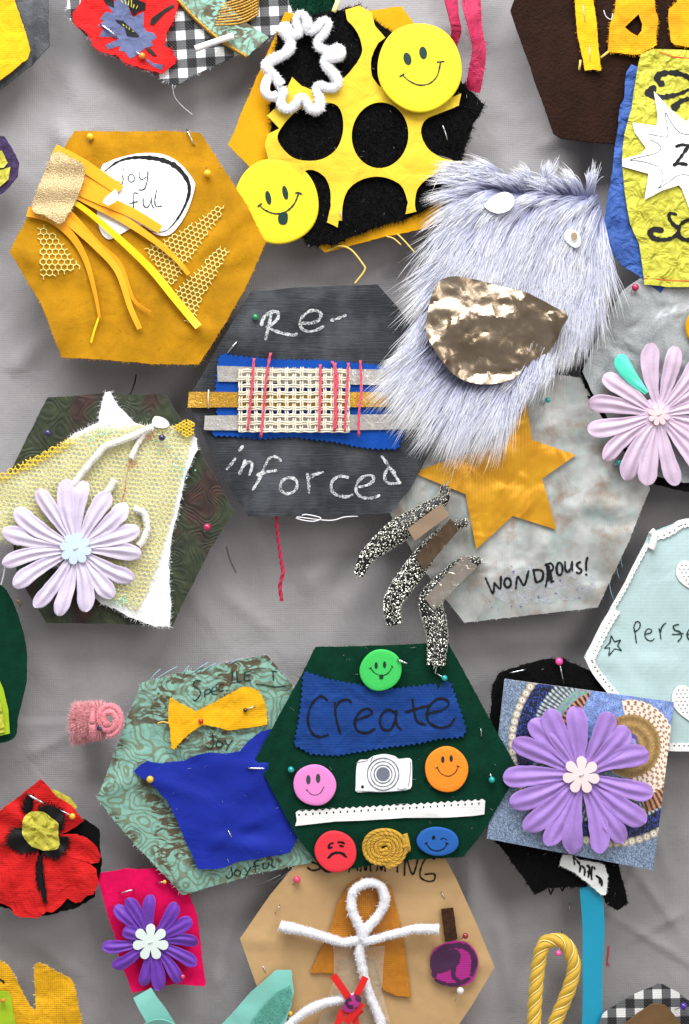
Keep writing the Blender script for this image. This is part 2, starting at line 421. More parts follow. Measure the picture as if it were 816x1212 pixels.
M['brownfelt'] = clothm('dark_brown_felt', '#281710', var=.15, vs=25, nap=2.2, naps=4, crease=.2, sheen=.12, spec=.1)
M['steel'] = plain('pin_steel', '#d5d5da', rough=.22, metal=1)
M['chalkboard'] = None
M['bluefelt'] = clothm('cobalt_felt', '#0f469c', var=.08, nap=.35, sheen=.2, spec=.15)
M['darkgreenfelt'] = clothm('dark_green_felt', '#053222', var=.16, vs=16, nap=.5, naps=2.4, sheen=.18, spec=.1)
M['kraft'] = plain('kraft_paper', '#b9976a', rough=.75, spec=.25, var=.07, vs=14, bump=1.6, bs=38)
M['pinkfelt'] = clothm('hot_pink_felt', '#dd0a55', var=.12, vs=14, nap=.4, sheen=.2, spec=.12)
M['redcloth'] = clothm('scarlet_cotton', '#cc1a1a', var=.08, weave=.2, nap=.1, crease=.45, cs=18, sheen=.05)
M['slate'] = clothm('slate_blue_cotton', '#5b6386', var=.1, vs=12, nap=.15, crease=.4, cs=18, sheen=.05)
M['royal'] = clothm('royal_blue_cotton', '#0f2694', rough=.75, var=.08, weave=.08, wp=2.0, nap=.1, crease=.35, cs=45, sheen=.15)
M['bluecloth'] = clothm('blue_cotton', '#0c3a80', rough=.75, var=.12, vs=26, weave=.2, wp=1.9, nap=.1, crease=.5, cs=30, sheen=.05)
M['paper'] = plain('white_paper', '#efefef', rough=.6, spec=.3, var=.015)
M['goldsatin'] = None
def make_chalkboard():
    n = N('charcoal_leathercloth'); c = lin('#1f2227')
    st = n.noise(2.2, 3, .7, co=n.map(0, (.06, 1, 1)))
    sm = n.noise(70, 4, .6); col = n.mix(n.math('MULTIPLY', st, .4), scl(c, .8), scl(c, 1.7)); col = n.mix(n.ramp(sm, [(.45, 0.0), (.8, .28)]), col, lin('#8b9096'))
    n.set('Base Color', col); n.set('Roughness', .55); n.set('Specular IOR Level', .35)
    n.set('Normal', n.bump(st, .8, .8, n.bump(n.noise(50, 2), 5, .6))); return n.m
M['chalkboard'] = make_chalkboard()
def make_chalk():
    n = N('white_chalk'); n.set('Base Color', lin('#d8dbdc')); n.set('Roughness', .95)
    f = n.noise(1.6, 3, .8); f2 = n.noise(9, 2); a = n.ramp(n.math('ADD', n.math('MULTIPLY', f, .8), n.math('MULTIPLY', f2, .35)), [(.47, 0.0), (.66, .95)])
    n.set('Alpha', a); return n.m
M['chalk'] = make_chalk()
def make_satin():
    n = N('gold_satin'); c = lin('#d58a0c'); b = n.noise(28, 3, .5)
    n.set('Base Color', n.mix(b, lin('#c27a10'), lin('#f0b828'))); n.set('Roughness', .36); n.set('Metallic', .45); n.set('Specular IOR Level', .6)
    n.set('Anisotropic', .6); n.set('Normal', n.bump(n.wave(1.7, 'X', None, 1.5), .25, .6, n.bump(n.noise(48, 2, .4, dist=.6), 10, .8))); return n.m
M['goldsatin'] = make_satin()
def make_brocade():
    n = N('teal_brocade'); w = n.noise(34, 3, .5, color=True)
    co = n.t.nodes.new('ShaderNodeVectorMath'); co.operation = 'MULTIPLY_ADD'; n.t.links.new(w, co.inputs[0]); co.inputs[1].default_value = (16, 16, 16); n.t.links.new(n.co, co.inputs[2]); co = co.outputs[0]
    v = n.noise(30, 0, .5, co=co); ring = n.math('SINE', n.math('MULTIPLY', v, 64))
    teal, olive, brown = lin('#7fae9f'), lin('#707658'), lin('#4e3a22')
    cells = n.voronoi(24, 'F1', 'Distance', co=co); dots = n.math('SINE', n.math('MULTIPLY', cells, 20))
    c = n.mix(n.ramp(ring, [(.40, 0.0), (.62, .8)]), teal, olive)
    c = n.mix(n.ramp(dots, [(.7, 0.0), (.95, .45)]), c, lin('#5d7a66'))
    patch = n.math('MULTIPLY', n.ramp(n.noise(52, 2), [(.44, 0.0), (.54, .9)]), n.ramp(n.noise(24, 1, co=n.map(.2, (1, 1, 2.2)), dist=2.2), [(.46, 0.0), (.52, 1.0)]))
    c = n.mix(patch, c, brown); n.set('Base Color', c); n.set('Roughness', .6); n.set('Specular IOR Level', .4)
    n.set('Normal', n.bump(n.noise(40, 2, .5, dist=.5), 6, .8, n.bump(n.noise(2, 3), .5, .6))); return n.m
M['brocade'] = make_brocade()
def make_damask():
    n = N('green_maroon_damask'); w = n.noise(40, 2, .5, color=True)
    k = n.ramp(n.noise(62, 2, .5), [(.53, 0.0), (.62, 1.0)])
    v = n.noise(30, 0, .5, dist=.4); ring = n.math('SINE', n.math('MULTIPLY', v, 70))
    g = n.mix(n.ramp(n.noise(16, 3, .6), [(.35, 0.0), (.7, 1.0)]), lin('#1b2312'), lin('#353f24'))
    m_ = n.mix(n.ramp(n.noise(14, 2), [(.4, 0.0), (.6, 1.0)]), lin('#24130d'), lin('#3a2018'))
    n.set('Base Color', n.mix(k, g, m_)); n.set('Roughness', .6); n.set('Sheen Weight', .3); n.set('Specular IOR Level', .35)
    n.set('Normal', n.bump(ring, .45, .5, n.bump(n.noise(2, 3), .5, .7))); return n.m
M['damask'] = make_damask()
def make_mottle():
    n = N('silver_verdigris_satin'); a = n.noise(44, 4, .6); b = n.noise(30, 4, .6, dist=.6)
    c = n.mix(n.ramp(a, [(.35, 0.0), (.65, 1.0)]), lin('#90928f'), lin('#bdbebb'))
    c = n.mix(n.math('MULTIPLY', n.ramp(b, [(.50, 0.0), (.72, .75)]), 1.0), c, lin('#8a705c'))
    c = n.mix(n.ramp(n.noise(24, 4, .65, co=n.map(0, (1, 1, 1), (40, 3, 9))), [(.50, 0.0), (.70, .65)]), c, lin('#93aeaa'))
    n.set('Base Color', c); n.set('Roughness', .42); n.set('Metallic', .25); n.set('Specular IOR Level', .5)
    n.set('Normal', n.bump(n.noise(60, 2, .4, dist=.6), 13, .8, n.bump(n.wave(1.8, 'X'), .15, .4))); return n.m
M['mottle'] = make_mottle()
def make_greyleather():
    n = N('grey_metallic_leatherette'); a = n.noise(30, 3, .6)
    c = n.mix(a, lin('#6f7476'), lin('#b9bcbc')); c = n.mix(n.ramp(n.noise(1.6, 3, .7), [(.35, .35), (.6, 0.0)]), c, lin('#4a4d4f'))
    n.set('Base Color', c); n.set('Roughness', .5); n.set('Metallic', .2); n.set('Normal', n.bump(n.noise(50, 2, .5, dist=.6), 14, .8, n.bump(n.noise(2, 3), .6, .7))); return n.m
M['greyleather'] = make_greyleather()
M['gauze'] = clothm('pale_aqua_cotton', '#b0c8c8', rough=.8, var=.03, vs=60, weave=.12, wp=1.7, nap=.1, crease=.35, cs=60, sheen=.1)
M['lace'] = clothm('white_lace', '#ecebe8', rough=.85, var=.04, weave=.12, wp=2.0, nap=.25, sheen=.1)
M['whitefelt'] = clothm('white_wool_felt', '#e6e8e6', rough=.95, var=.03, nap=.7, naps=3.5, sheen=.4)
M['netyellow'] = plain('yellow_net', '#e6dd8c', rough=.4, spec=.6, var=.15, vs=14)
M['netgold'] = plain('gold_net', '#e8c42c', rough=.4, spec=.6, var=.1)
M['pinkyarn'] = clothm('pink_yarn', '#d8566c', nap=.5, naps=1.5, sheen=.2)
M['crimsonyarn'] = clothm('crimson_yarn', '#c03450', nap=.5, naps=1.5, sheen=.2)
M['cream'] = clothm('cream_cotton_thread', '#e9e0c8', nap=.4, naps=1.2, sheen=.15, var=.06)
M['silverleaf'] = None
def foilm(name, c1, c2, rough=.28, size=6, bump=1.4, metal=.9):
    n = N(name); n.set('Base Color', n.mix(n.noise(size, 3, .7), lin(c1), lin(c2))); n.set('Metallic', metal); n.set('Roughness', rough)
    n.set('Normal', n.bump(n.noise(size*.7, 3, .6, dist=.7), bump, 1)); return n.m
M['silverstrip'] = foilm('silver_glitter_strip', '#aaa29a', '#f0ece8', .3, 6, .7, .75)
M['goldstrip'] = foilm('gold_glitter_strip', '#b07414', '#f0c458', .34, 4, .8, .75)
M['foil'] = foilm('champagne_foil', '#735c42', '#b5a795', .36, 34, 1.5, 1.0)  # brown and pale mottling in the colour stands in for varied reflections
M['bronzefoil'] = foilm('bronze_foil', '#4c382a', '#a48c74', .22, 22, 3, 1.0)
M['silverfoil'] = foilm('silver_foil', '#a89a88', '#e4ded4', .25, 20, 4, 1.0)
M['tancard'] = plain('metallic_tan_card', '#b49a80', rough=.35, metal=.6)
M['ribbonorange'] = plain('orange_yellow_ribbon', '#f0a208', rough=.42, spec=.5, var=.07, vs=12, sheen=.1)
M['ribbonyellow'] = plain('bright_yellow_ribbon', '#fbc80c', rough=.4, spec=.5, var=.04, vs=12)
M['goldlame'] = foilm('gold_lame', '#b5925c', '#e0cba0', .35, 2.2, 1.6, .6)
def petalm(name, col, dark, rough=.5, sheen=.35):
    n = N(name); f = n.noise(9, 3, .6); st = n.math('ADD', n.noise(1.3, 3, .7), n.math('MULTIPLY', n.noise(7, 3, .6, dist=1.0), 1.6))
    n.set('Base Color', n.mix(f, lin(col), lin(dark))); n.set('Roughness', rough); n.set('Specular IOR Level', .4)
    n.set('Sheen Weight', sheen); n.set('Subsurface Weight', .15); n.set('Subsurface Scale', .0015); n.set('Normal', n.bump(st, .4, .7)); return n.m
M['lilacpale'] = petalm('pale_lilac_petal', '#d6cade', '#cabcd4')
M['lilacpink'] = petalm('rosy_lilac_petal', '#c9b5c8', '#bda4bb')
M['purple'] = petalm('mid_purple_petal', '#a582cc', '#9670bf')
M['violet'] = petalm('deep_violet_petal', '#6d2fae', '#581f98')
M['aquapetal'] = plain('aqua_vinyl', '#4ed0b4', rough=.3, var=.06)
M['blueb'] = plain('pale_blue_foam', '#c3d4de', rough=.6)
M['pinkb'] = plain('pale_pink_foam', '#e4c3c6', rough=.6)
M['creamb'] = plain('pinkish_cream_wood', '#e9d3d4', rough=.6)
M['whiteb'] = plain('white_green_foam', '#d9e6df', rough=.6)
for k, c in (('dgreen', '#3bbf57'), ('dpink', '#e385c8'), ('dorange', '#f58a20'), ('dred', '#e2323f'), ('dblue', '#1f5ca8')):
    M[k] = plain('foam_'+k[1:], c, rough=.6, spec=.3, bump=.5, bs=2.6, var=.05)
M['goldbraid'] = clothm('gold_braid', '#c89c34', rough=.6, nap=.8, naps=1.6, sheen=.2, spec=.4)
M['rope'] = clothm('yellow_rope', '#dcb23a', rough=.55, nap=.5, naps=1.6, sheen=.3, spec=.5)
M['ropehi'] = plain('pale_gold_thread', '#f2dc8c', rough=.45)
M['tealribbon'] = plain('turquoise_ribbon', '#1193b4', rough=.4, var=.05, vs=14, bump=.4, bs=20)
M['aquaribbon'] = plain('aqua_ribbon', '#7fc3b6', rough=.35, var=.08, vs=15, bump=.8, bs=20)
M['aquawool'] = clothm('aqua_wool', '#62a898', nap=1.4, naps=3, sheen=.3)
M['limefelt'] = clothm('lime_felt', '#a2c226', var=.12, nap=.3)
M['limegold'] = clothm('yellow_green_tissue', '#bdb440', rough=.6, var=.18, vs=12, nap=.1, crease=.6, cs=14, sheen=0)
M['tissue'] = clothm('yellow_green_paper', '#bdb83c', rough=.6, var=.08, vs=24, nap=.12, naps=1.6, crease=.9, cs=15, sheen=0, spec=.3)
M['bluetissue'] = clothm('blue_paper', '#34569c', rough=.6, var=.18, vs=20, nap=.1, crease=.8, cs=16, sheen=0)
M['pinkribbon'] = clothm('raspberry_ribbon', '#a8244a', rough=.6, var=.2, vs=18, weave=.1, nap=.1, crease=.6, cs=18)
M['pinkwool'] = clothm('pink_wool', '#e08a94', nap=1.2, naps=2.4, sheen=.4)
M['pinkwoolnap'] = plain('pink_wool_nap', '#f2b4b8', rough=.9)
M['furback'] = clothm('lavender_knit', '#777a9a', nap=.3)
M['orangehair'] = clothm('amber_silk', '#b87414', rough=.5, var=.12, vs=12, weave=.2, wp=2.4, nap=.1, crease=.3, sheen=.1, spec=.4)
M['redtape'] = plain('red_tape', '#d81a16', rough=.45, bump=.3, bs=6)
M['brownfelt2'] = clothm('olive_brown_felt', '#6d5234', nap=.5, sheen=.2, var=.14)
M['goldcord'] = foilm('gold_cord', '#6e4c12', '#c99a3c', .4, 3, 1.0, .6)
M['darkglitter'] = plain('black_lurex', '#111212', rough=.5, spec=.4)
M['fleck'] = plain('silver_lurex_thread', '#e2e2d4', rough=.28, metal=.7)

# ------------------------------------------------------------------ hanging linen backdrop
bc = creases((640, 170, 700, 140, 6, 10), (0, 440, 60, 380, 5, 12), (60, 130, 100, 250, 8, 14), (225, 60, 235, 150, 6, 16), (500, 20, 600, 40, 5, 14), (20, 900, 90, 870, 4, 8), (350, 700, 420, 640, 7, 16), (260, 700, 330, 760, 5, 12), (800, 960, 720, 1110, 6, 7), (816, 1090, 740, 1130, 6, 6), (770, 960, 800, 1040, 5, 8), (20, 1110, 120, 1190, 4, 10), (250, 1190, 270, 1090, 5, 10), (590, 1090, 610, 1200, 6, 9), (180, 640, 260, 760, 5, 12), (590, 760, 680, 750, 5, 12), (470, 300, 430, 335, 5, 10))
def back_h(x, y):
    v = -50+9*noise.noise(Vector((x/240, y/420, 3.1)))*1.6+4.5*noise.noise(Vector((x/48, y/300, 33)))
    v += 16*math.exp(-((x-668)/34)**2)*math.exp(-((y-150)/110)**2)          # soft folds between the patches
    v -= 12*math.exp(-((x-705)/22)**2)*math.exp(-((y-190)/90)**2)
    v += 11*math.exp(-((x-96)/40)**2)*math.exp(-((y-120)/130)**2)
    v -= 10*math.exp(-((x-60)/25)**2)*math.exp(-((y-110)/120)**2)
    v -= 11*math.exp(-((x-560)/30)**2)*math.exp(-((y-60)/150)**2)
    v += 8*math.exp(-((x-395)/50)**2)*math.exp(-((y-720)/120)**2)
    v += 8*math.exp(-((x-560)/16)**2)*math.exp(-((y-1090)/130)**2)
    v -= 7*math.exp(-((x-600)/18)**2)*math.exp(-((y-1080)/130)**2)
    v += 2.6*math.tanh((y-857)/2.5)*math.exp(-(x/110)**2)
    u = (x-700)*.72+(y-1120)*.7
    v += 4*math.exp(-((x-760+.9*(y-1040)*-.8)/7)**2)*math.exp(-((y-1050)/60)**2)
    v += 4*math.exp(-((y-1148+(x-800)*-.28+40-(x-720)*.35)/6)**2)*math.exp(-((x-770)/55)**2)
    v += bc(x, y)
    v += 2.6*noise.noise(Vector((x/50, y/90, 8)))+1.0*noise.noise(Vector((x/22, y/30, 18)))
    return v
xs = np.arange(-1100, 1920, 12.0); ys = np.arange(-900, 2130, 12.0)
xs = np.unique(np.concatenate([xs, np.arange(-40, 860, 5.0)])); ys = np.unique(np.concatenate([ys, np.arange(-40, 1260, 5.0)]))
V = np.array([(x, y, back_h(x, y)) for y in ys for x in xs]); nx = len(xs)
ii, jj = np.meshgrid(np.arange(len(ys)-1), np.arange(nx-1), indexing='ij'); a = (ii*nx+jj).ravel()
F = np.column_stack([a, a+nx, a+nx+1, a+1])
rawmesh('cloth_wall', V, F, M['backdrop'], origin=(408, 606, -36), kind='structure', label='grey linen sheet hanging behind all the pinned fabric hexagons')

# ------------------------------------------------------------------ pins
PINC = {'yellow': '#e6b41c', 'green': '#0f7a48', 'teal': '#159a94', 'navy': '#2a2358', 'crimson': '#b01850', 'pink': '#f04c98', 'orange': '#d8801c', 'red': '#c8241c', 'white': '#dfe0da', 'rose': '#d84068', 'purple': '#40228c', 'darkred': '#8a1c28', 'black': '#181818'}
PINM = {k: plain('pin_head_'+k, v, rough=.22, spec=.6, coat=.4) for k, v in PINC.items()}
head_me = {}
def pin(x, y, d, col, tip, label, r=4.6, group='ball-headed sewing pins', shaft=True):
    """ball-headed pin; tip = where the steel re-enters the cloth (x, y, d)"""
    t = empty('sewing_pin', x, y, d, label, 'pin', group)
    bm = bmesh.new(); bmesh.ops.create_uvsphere(bm, u_segments=18, v_segments=12, radius=r*S)
    me = bpy.data.meshes.new('pin_head'); bm.to_mesh(me); bm.free(); me.polygons.foreach_set('use_smooth', [True]*len(me.polygons)); me.materials.append(PINM[col])
    link('head', me, t)
    if tip:
        dx, dy, dd = tip[0]-x, tip[1]-y, tip[2]-d; L = math.sqrt(dx*dx+dy*dy+dd*dd); k = r*.7/L
        tube('shaft', [(x+dx*k, y+dy*k, d+dd*k), (x+dx*.5, y+dy*.5, d+dd*.5), (x+dx, y+dy, d+dd)], lambda q: .95-.5*q, M['steel'], t, n=6)
    return t
def needle(p, q, d, label, w=1.1, name='dress_pin', mat='steel', group='bare steel pins and staples'):
    V, F = tube_geo([(p[0], p[1], d-1.5), (p[0]*.75+q[0]*.25, p[1]*.75+q[1]*.25, d+1.6), (p[0]*.25+q[0]*.75, p[1]*.25+q[1]*.75, d+1.6), (q[0], q[1], d-1.5)], w, 6)
    mk(name, V, F, M[mat] if isinstance(mat, str) else mat, origin=((p[0]+q[0])/2, (p[1]+q[1])/2, d), label=label, cat='pin', group=group)
def thread(pts, w, mat, label, name='loose_thread', **kw):
    P = smoothline(pts, 2.5); V, F = tube_geo(P, w, 5); return mk(name, V, F, mat, origin=P[len(P)//2], label=label, cat='thread', **kw)

# ------------------------------------------------------------------ discs with faces
def disc(cx, cy, r, d, mat, label, eyes, mouth, ink, ry=None, rot=0, ew=(2.2, 4.6), mw=1.5, extra=(), tongue=None, tilt=(0, 0), group='foam face buttons', thick=3):
    t = empty('face_button', cx, cy, d, label, 'face button', group); ry = ry or r
    h0 = lambda x, y: d+(x-cx)*tilt[0]+(y-cy)*tilt[1]
    n = 64; rings = [(1-.0, -thick), (1, -1.2), (.985, -.3), (.955, 0), (.8, .12), (.4, .15)]; V = []; F = []
    for k, dz in rings:
        for i in range(n):
            a = 2*PI*i/n; k = k*(1+.006*math.sin(2*a+cx)+.004*math.sin(5*a+cy)); x, y = cx+r*k*math.cos(a)*math.cos(rot)-ry*k*math.sin(a)*math.sin(rot), cy+r*k*math.cos(a)*math.sin(rot)+ry*k*math.sin(a)*math.cos(rot); V.append((x, y, h0(x, y)+dz))
    for j in range(len(rings)-1):
        for i in range(n): F.append((j*n+i, j*n+(i+1) % n, j*n+n+(i+1) % n, j*n+n+i))
    F.append(tuple(range(n))); F.append(tuple(range((len(rings)-1)*n, len(rings)*n)))
    mk('disc', V, F, mat, t, sharp=60)
    hf = lambda x, y: h0(x, y)+.15
    for e in eyes:
        if len(e) == 2: flat('eye', ell(e[0], e[1], ew[0], ew[1], 20), hf, ink, t, .3, 3)
        elif len(e) == 3: flat('eye', ell(e[0], e[1], ew[0], ew[1], 20, e[2]), hf, ink, t, .3, 3)
    V, F = merge([ribbon_geo(smoothline(s, 1.2), mw, hf, .35+.03*i) for i, s in enumerate(mouth)]); mk('mouth', V, F, ink, t, recalc=False)
    if tongue: flat('tongue', smoothline(tongue, 2, True)[:-1], hf, ink, t, .5, 3)
    for e in extra: mk('brow', *ribbon_geo(smoothline(e, 1.2), mw*.9, hf, .4), ink, t, recalc=False)
    return t

# ------------------------------------------------------------------ flowers
def petal_geo(cx, cy, d, tx, ty, w, r0, lift, curl=4, ribs=2.0, sd=0):
    L = math.hypot(tx-cx, ty-cy); ux, uy = (tx-cx)/L, (ty-cy)/L; px, py = -uy, ux
    nu, nv = 24, 16; V = []
    bendx = (random.random()-.5)*.12*L; twist = random.uniform(-1.6, 1.6); ax = random.uniform(-.12, .12)
    for i in range(nu+1):
        u = 1-(1-i/nu)**1.7; s = r0+(L-r0)*u
        # a spoon outline: narrow root, widest at three quarters, round tip
        wf = .34+.66*math.sin(min(1, u/.78)*PI/2)**1.3
        if u > .78: q = (u-.78)/.22; wf = math.sqrt(max(0.0, 1-q**2.2))
        hw = w/2*max(wf, .02)*(1+.10*noise.noise(Vector((s/9, 3.3, sd))))
        for j in range(nv+1):
            v = -1+2*j/nv
            z = d+lift*u*u*1.0+2.5*math.sin(u*PI)*.8-curl*max(0, u-.7)**2*(7+6*math.sin(sd))
            z += ribs*(math.cos(v*PI*2)*.62)*(1-u**5)*(.35+.65*wf) - 2.0*abs(v)**3*wf
            z += 1.2*noise.noise(Vector((s/18, v*1.0, sd)))+.15*noise.noise(Vector((s/6, v*2.5, sd+4)))+twist*v*u*1.3
            o = (v+ax*(1-v*v))*hw+bendx*math.sin(u*PI)
            V.append((cx+ux*s+px*o, cy+uy*s+py*o, z))
    F = []; m = nv+1
    for i in range(nu):
        for j in range(nv): F.append((i*m+j, i*m+j+1, i*m+m+j+1, i*m+m+j))
    n = len(V); V += [(x, y, z-.75) for x, y, z in V]; F += [tuple(k+n for k in f[::-1]) for f in F]
    rim = [j for j in range(m)]+[i*m+nv for i in range(1, nu+1)]+[nu*m+j for j in range(nv-1, -1, -1)]+[i*m for i in range(nu-1, 0, -1)]
    for k in range(len(rim)):
        a, b = rim[k], rim[(k+1) % len(rim)]; F.append((a, a+n, b+n, b))
    return V, F
def lobed(cx, cy, n, R, rin, lw, a0=0):
    pts = []
    for k in range(n):
        a = a0+2*PI*k/n; c, s = math.cos(a), math.sin(a); px, py = -s, c
        b0 = a-PI/n; pts.append((cx+rin*math.cos(b0), cy+rin*math.sin(b0)))
        for t in (-1, -.75, -.45, -.15, .15, .45, .75, 1):
            an = t*PI*.62; rr = R-lw+lw*math.cos(an); o = lw*math.sin(an)
            pts.append((cx+c*rr+px*o, cy+s*rr+py*o))
    return pts
def flower(cx, cy, d, tips, w, mat, label, bmat, bn, bR, brin, blw, ba0, disc_r=17, lifts=None, name='fabric_flower', mats=None, ribs=2.0, bd=3.2, dome=False, group='artificial daisy flowers'):
    t = empty(name, cx, cy, d, label, 'flower', group)
    for k, (tx, ty) in enumerate(tips):
        ww = w*random.uniform(.9, 1.08); lf = 4+(2.2 if k % 2 else -.8)+random.uniform(-1, 1)
        V, F = petal_geo(cx, cy, d-(1.1 if k % 2 else 0), tx, ty, ww, disc_r*.45, lf, random.uniform(2, 6), ribs, sd=k*3.3+cx)
        mk('petal', V, F, (mats or {}).get(k, mat), t, sharp=60)
    dd = lambda x, y: d+1.6-((math.hypot(x-cx, y-cy)/disc_r)**2)*2.4+.3*math.sin(math.atan2(y-cy, x-cx)*len(tips))*(math.hypot(x-cx, y-cy)/disc_r)
    sheet('disc', ell(cx, cy, disc_r, n=48), dd, mat, t, 1.5, 4)
    b = lobed(cx, cy, bn, bR, brin, blw, ba0)
    inn = lambda x, y: d+1.4+bd-.5*(math.hypot(x-cx, y-cy)/bR)**2
    sheet('blossom_button', b, inn, bmat, t, bd, 3, sharp=40)
    bm_g = tube_geo([(cx-2.5, cy+1.2, d+bd+1.8), (cx+2.5, cy-1.5, d+bd+1.8)], .9, 6)
    mk('stitch', *bm_g, M['steel'] if mat is M['purple'] else bmat, t)
    return t

# ================================================================== the patches, back to front
# --- top left: leatherette with a yellow panel
h = waver(-4, 2.5, 60)
t = empty('leather_patch', 10, 40, -4, 'dark grey leatherette patch with a plain yellow panel in the top left corner', 'fabric patch')
h2 = waver(2, 1.5, 60, extra=lambda x, y: 4*max(0, (x-20)/30))
sheet('backing', ragged([(-120, 60), (-60, -110), (40, -110), (58, -40), (57, 20), (58, 52), (46, 66), (36, 75), (0, 105), (-60, 120)], .5), lambda x, y: h(x, y)-4*math.exp(-((x-37)/3)**2), M['leather'], t, 3, 7)
sheet('yellow_panel', ragged([(-90, 40), (-50, -70), (10, -70), (17, 0), (27, 30), (36, 60), (33, 70), (0, 96), (-40, 108)], .4), h2, M['yellowcotton'], t, 2.5)

# --- top: gingham hexagon with the poppy scrap
hg = waver(-5, 2, 70)
t = empty('gingham_patch', 210, 20, -5, 'black and white gingham patch at the top with a red poppy-print scrap on it', 'fabric patch')
G1 = gingham('black_white_gingham', 11.2, 0.06, (3, 0, 4))
GP = [(77, 16), (84, -30), (110, -90), (310, -90), (346, 10), (343, 24), (312, 50), (262, 72), (205, 101), (180, 86), (120, 60)]
sheet('gingham_cloth', ragged(GP, .5), hg, G1, t, 2); fray('frayed_edge', GP, hg, 500, 4, M['chenillenap'], t)
hr = waver(1, 2.2, 40, extra=lambda x, y: 2*math.sin(x/17+y/23))
z = Zf(70, 0, 5.1)
RP = [(83, 110), (85, 80), (130, 25), (150, -120), (690, -120), (725, 20), (700, 110), (650, 200), (640, 275), (690, 310), (715, 355), (690, 400), (625, 440), (560, 425), (470, 400), (400, 380), (340, 330), (270, 320), (215, 290), (190, 235), (150, 185), (95, 150)]
RPp = ragged(z(RP), .9); sheet('poppy_scrap', RPp, hr, M['redcloth'], t, 1.2, 6); fray('red_fray', RPp, hr, 380, 5, M['redcloth'], t)
SP = [(330, -60), (345, 10), (290, 30), (330, 80), (280, 75), (250, 120), (275, 130), (235, 155), (270, 175), (245, 225), (330, 225), (360, 235), (280, 275), (300, 300), (370, 275), (365, 310), (395, 310), (430, 355), (465, 340), (520, 290), (570, 280), (560, 250), (590, 230), (575, 200), (530, 190), (510, 160), (510, 70), (470, 95), (440, 100), (420, 40), (400, -60)]
flat('slate_bloom', z(SP), hr, M['slate'], t, .5, 5)
flat('slate_bloom', z([(520, 350), (570, 385), (630, 395), (625, 425), (580, 410), (530, 375)]), hr, M['slate'], t, .5, 5)
for P in ([(270, 0), (330, -10), (335, 50), (290, 30)], [(400, -30), (525, 20), (520, 60), (480, 70), (450, 100), (425, 50)], [(340, 120), (385, 125), (430, 165), (485, 215), (480, 225), (410, 215), (395, 165), (350, 135)], [(520, 290), (555, 295), (595, 342), (570, 340), (535, 310)], [(550, 145), (560, 110), (640, 55), (690, 25), (700, 45), (640, 80), (575, 150)]):
    flat('dark_print', z(P), hr, M['ink'], t, 1.0, 5)
V, F = merge([ribbon_geo(z(s), 1.0, hr, 1.6) for s in ([(388, 148), (392, 158)], [(405, 155), (410, 168)], [(425, 168), (425, 180)], [(445, 182), (448, 192)], [(375, 0), (385, 20)], [(400, 0), (405, 30)], [(425, 0), (420, 35)], [(440, 5), (438, 45)], [(455, 30), (450, 50)], [(475, 38), (468, 55)])])
mk('gold_stitches', V, F, M['limegold'], t, recalc=False)
hb = lambda x, y: hg(x, y)+6+2*math.sin((x-260)/25)
z2 = Zf(200, 0, 3.71)
sheet('brocade_strip', ragged(z2([(40, -100), (50, 5), (130, 85), (215, 160), (275, 205), (345, 250), (385, 215), (440, 165), (350, 105), (280, 45), (235, -20), (170, -100)]), .7), hb, M['brocade'], t, 1.5, 6)
tube('gold_edging', drape(smoothline(z2([(40, 0), (120, 85), (205, 160), (275, 210), (345, 252)]), 3), hb, 0), 2.4, M['goldcord'], t, 8)
wv = []
for k in range(9):
    y0 = -8+k*3.6; wv.append(tube_geo(smoothline([(262-k*1.0, y0+14-k*.6, hb(280, 10)-2), (285, y0+7, hb(285, 10)-1.2+.5*(k % 2)), (308-k*.3, y0-4, hb(300, 0)-2)], 4), 1.5, 6))
mk('corded_gold_weave', *merge(wv), M['goldcord'], t, kind='stuff')
V, F = tube_geo(smoothline([(232, 60, 9), (250, 53.5, 9.5), (277, 44.5, 9)], 4), lambda q: 4.2-.5*math.sin(q*3), 12); 
mk('paper_roll', V, F, M['paper'], origin=(254, 52, 9), label='small white rolled paper stick lying across the gingham and the teal strip', cat='paper roll')
pin(169, 67.5, 6, 'orange', (159, 60, 3), 'orange ball-headed pin at the lower tip of the red poppy scrap', 4)
needle((119, 29), (139, 44), 3.5, 'bare steel pin slanting through the slate bloom of the red poppy scrap', 1.2)
thread([(204, 100, -2), (206, 112, -12), (214, 121, -22), (226, 130, -30)], .5, M['chenille'], 'short grey thread hanging off the lowest tip of the gingham patch')

# --- dark green tuft behind the dotted patch
t = empty('green_plush_scrap', 375, 2, -8, 'dark green plush scrap between the gingham and the yellow dotted patch', 'fabric scrap')
hx = waver(-7, 1, 40); GO = [(342, -40), (342, 14), (352, 24), (372, 24), (392, 18), (397, 8), (400, -40)]
sheet('cloth', GO, hx, M['darkgreenfelt'], t, 3); pile('green_pile', GO, hx, 1500, 4, M['darkgreenfelt'], t)
tube('yellow_yarn', smoothline([(396, -15, 0), (400, 0, 2), (398, 8, 4), (395, 15, 3)], 3), 3, M['netyellow'], t, 8)

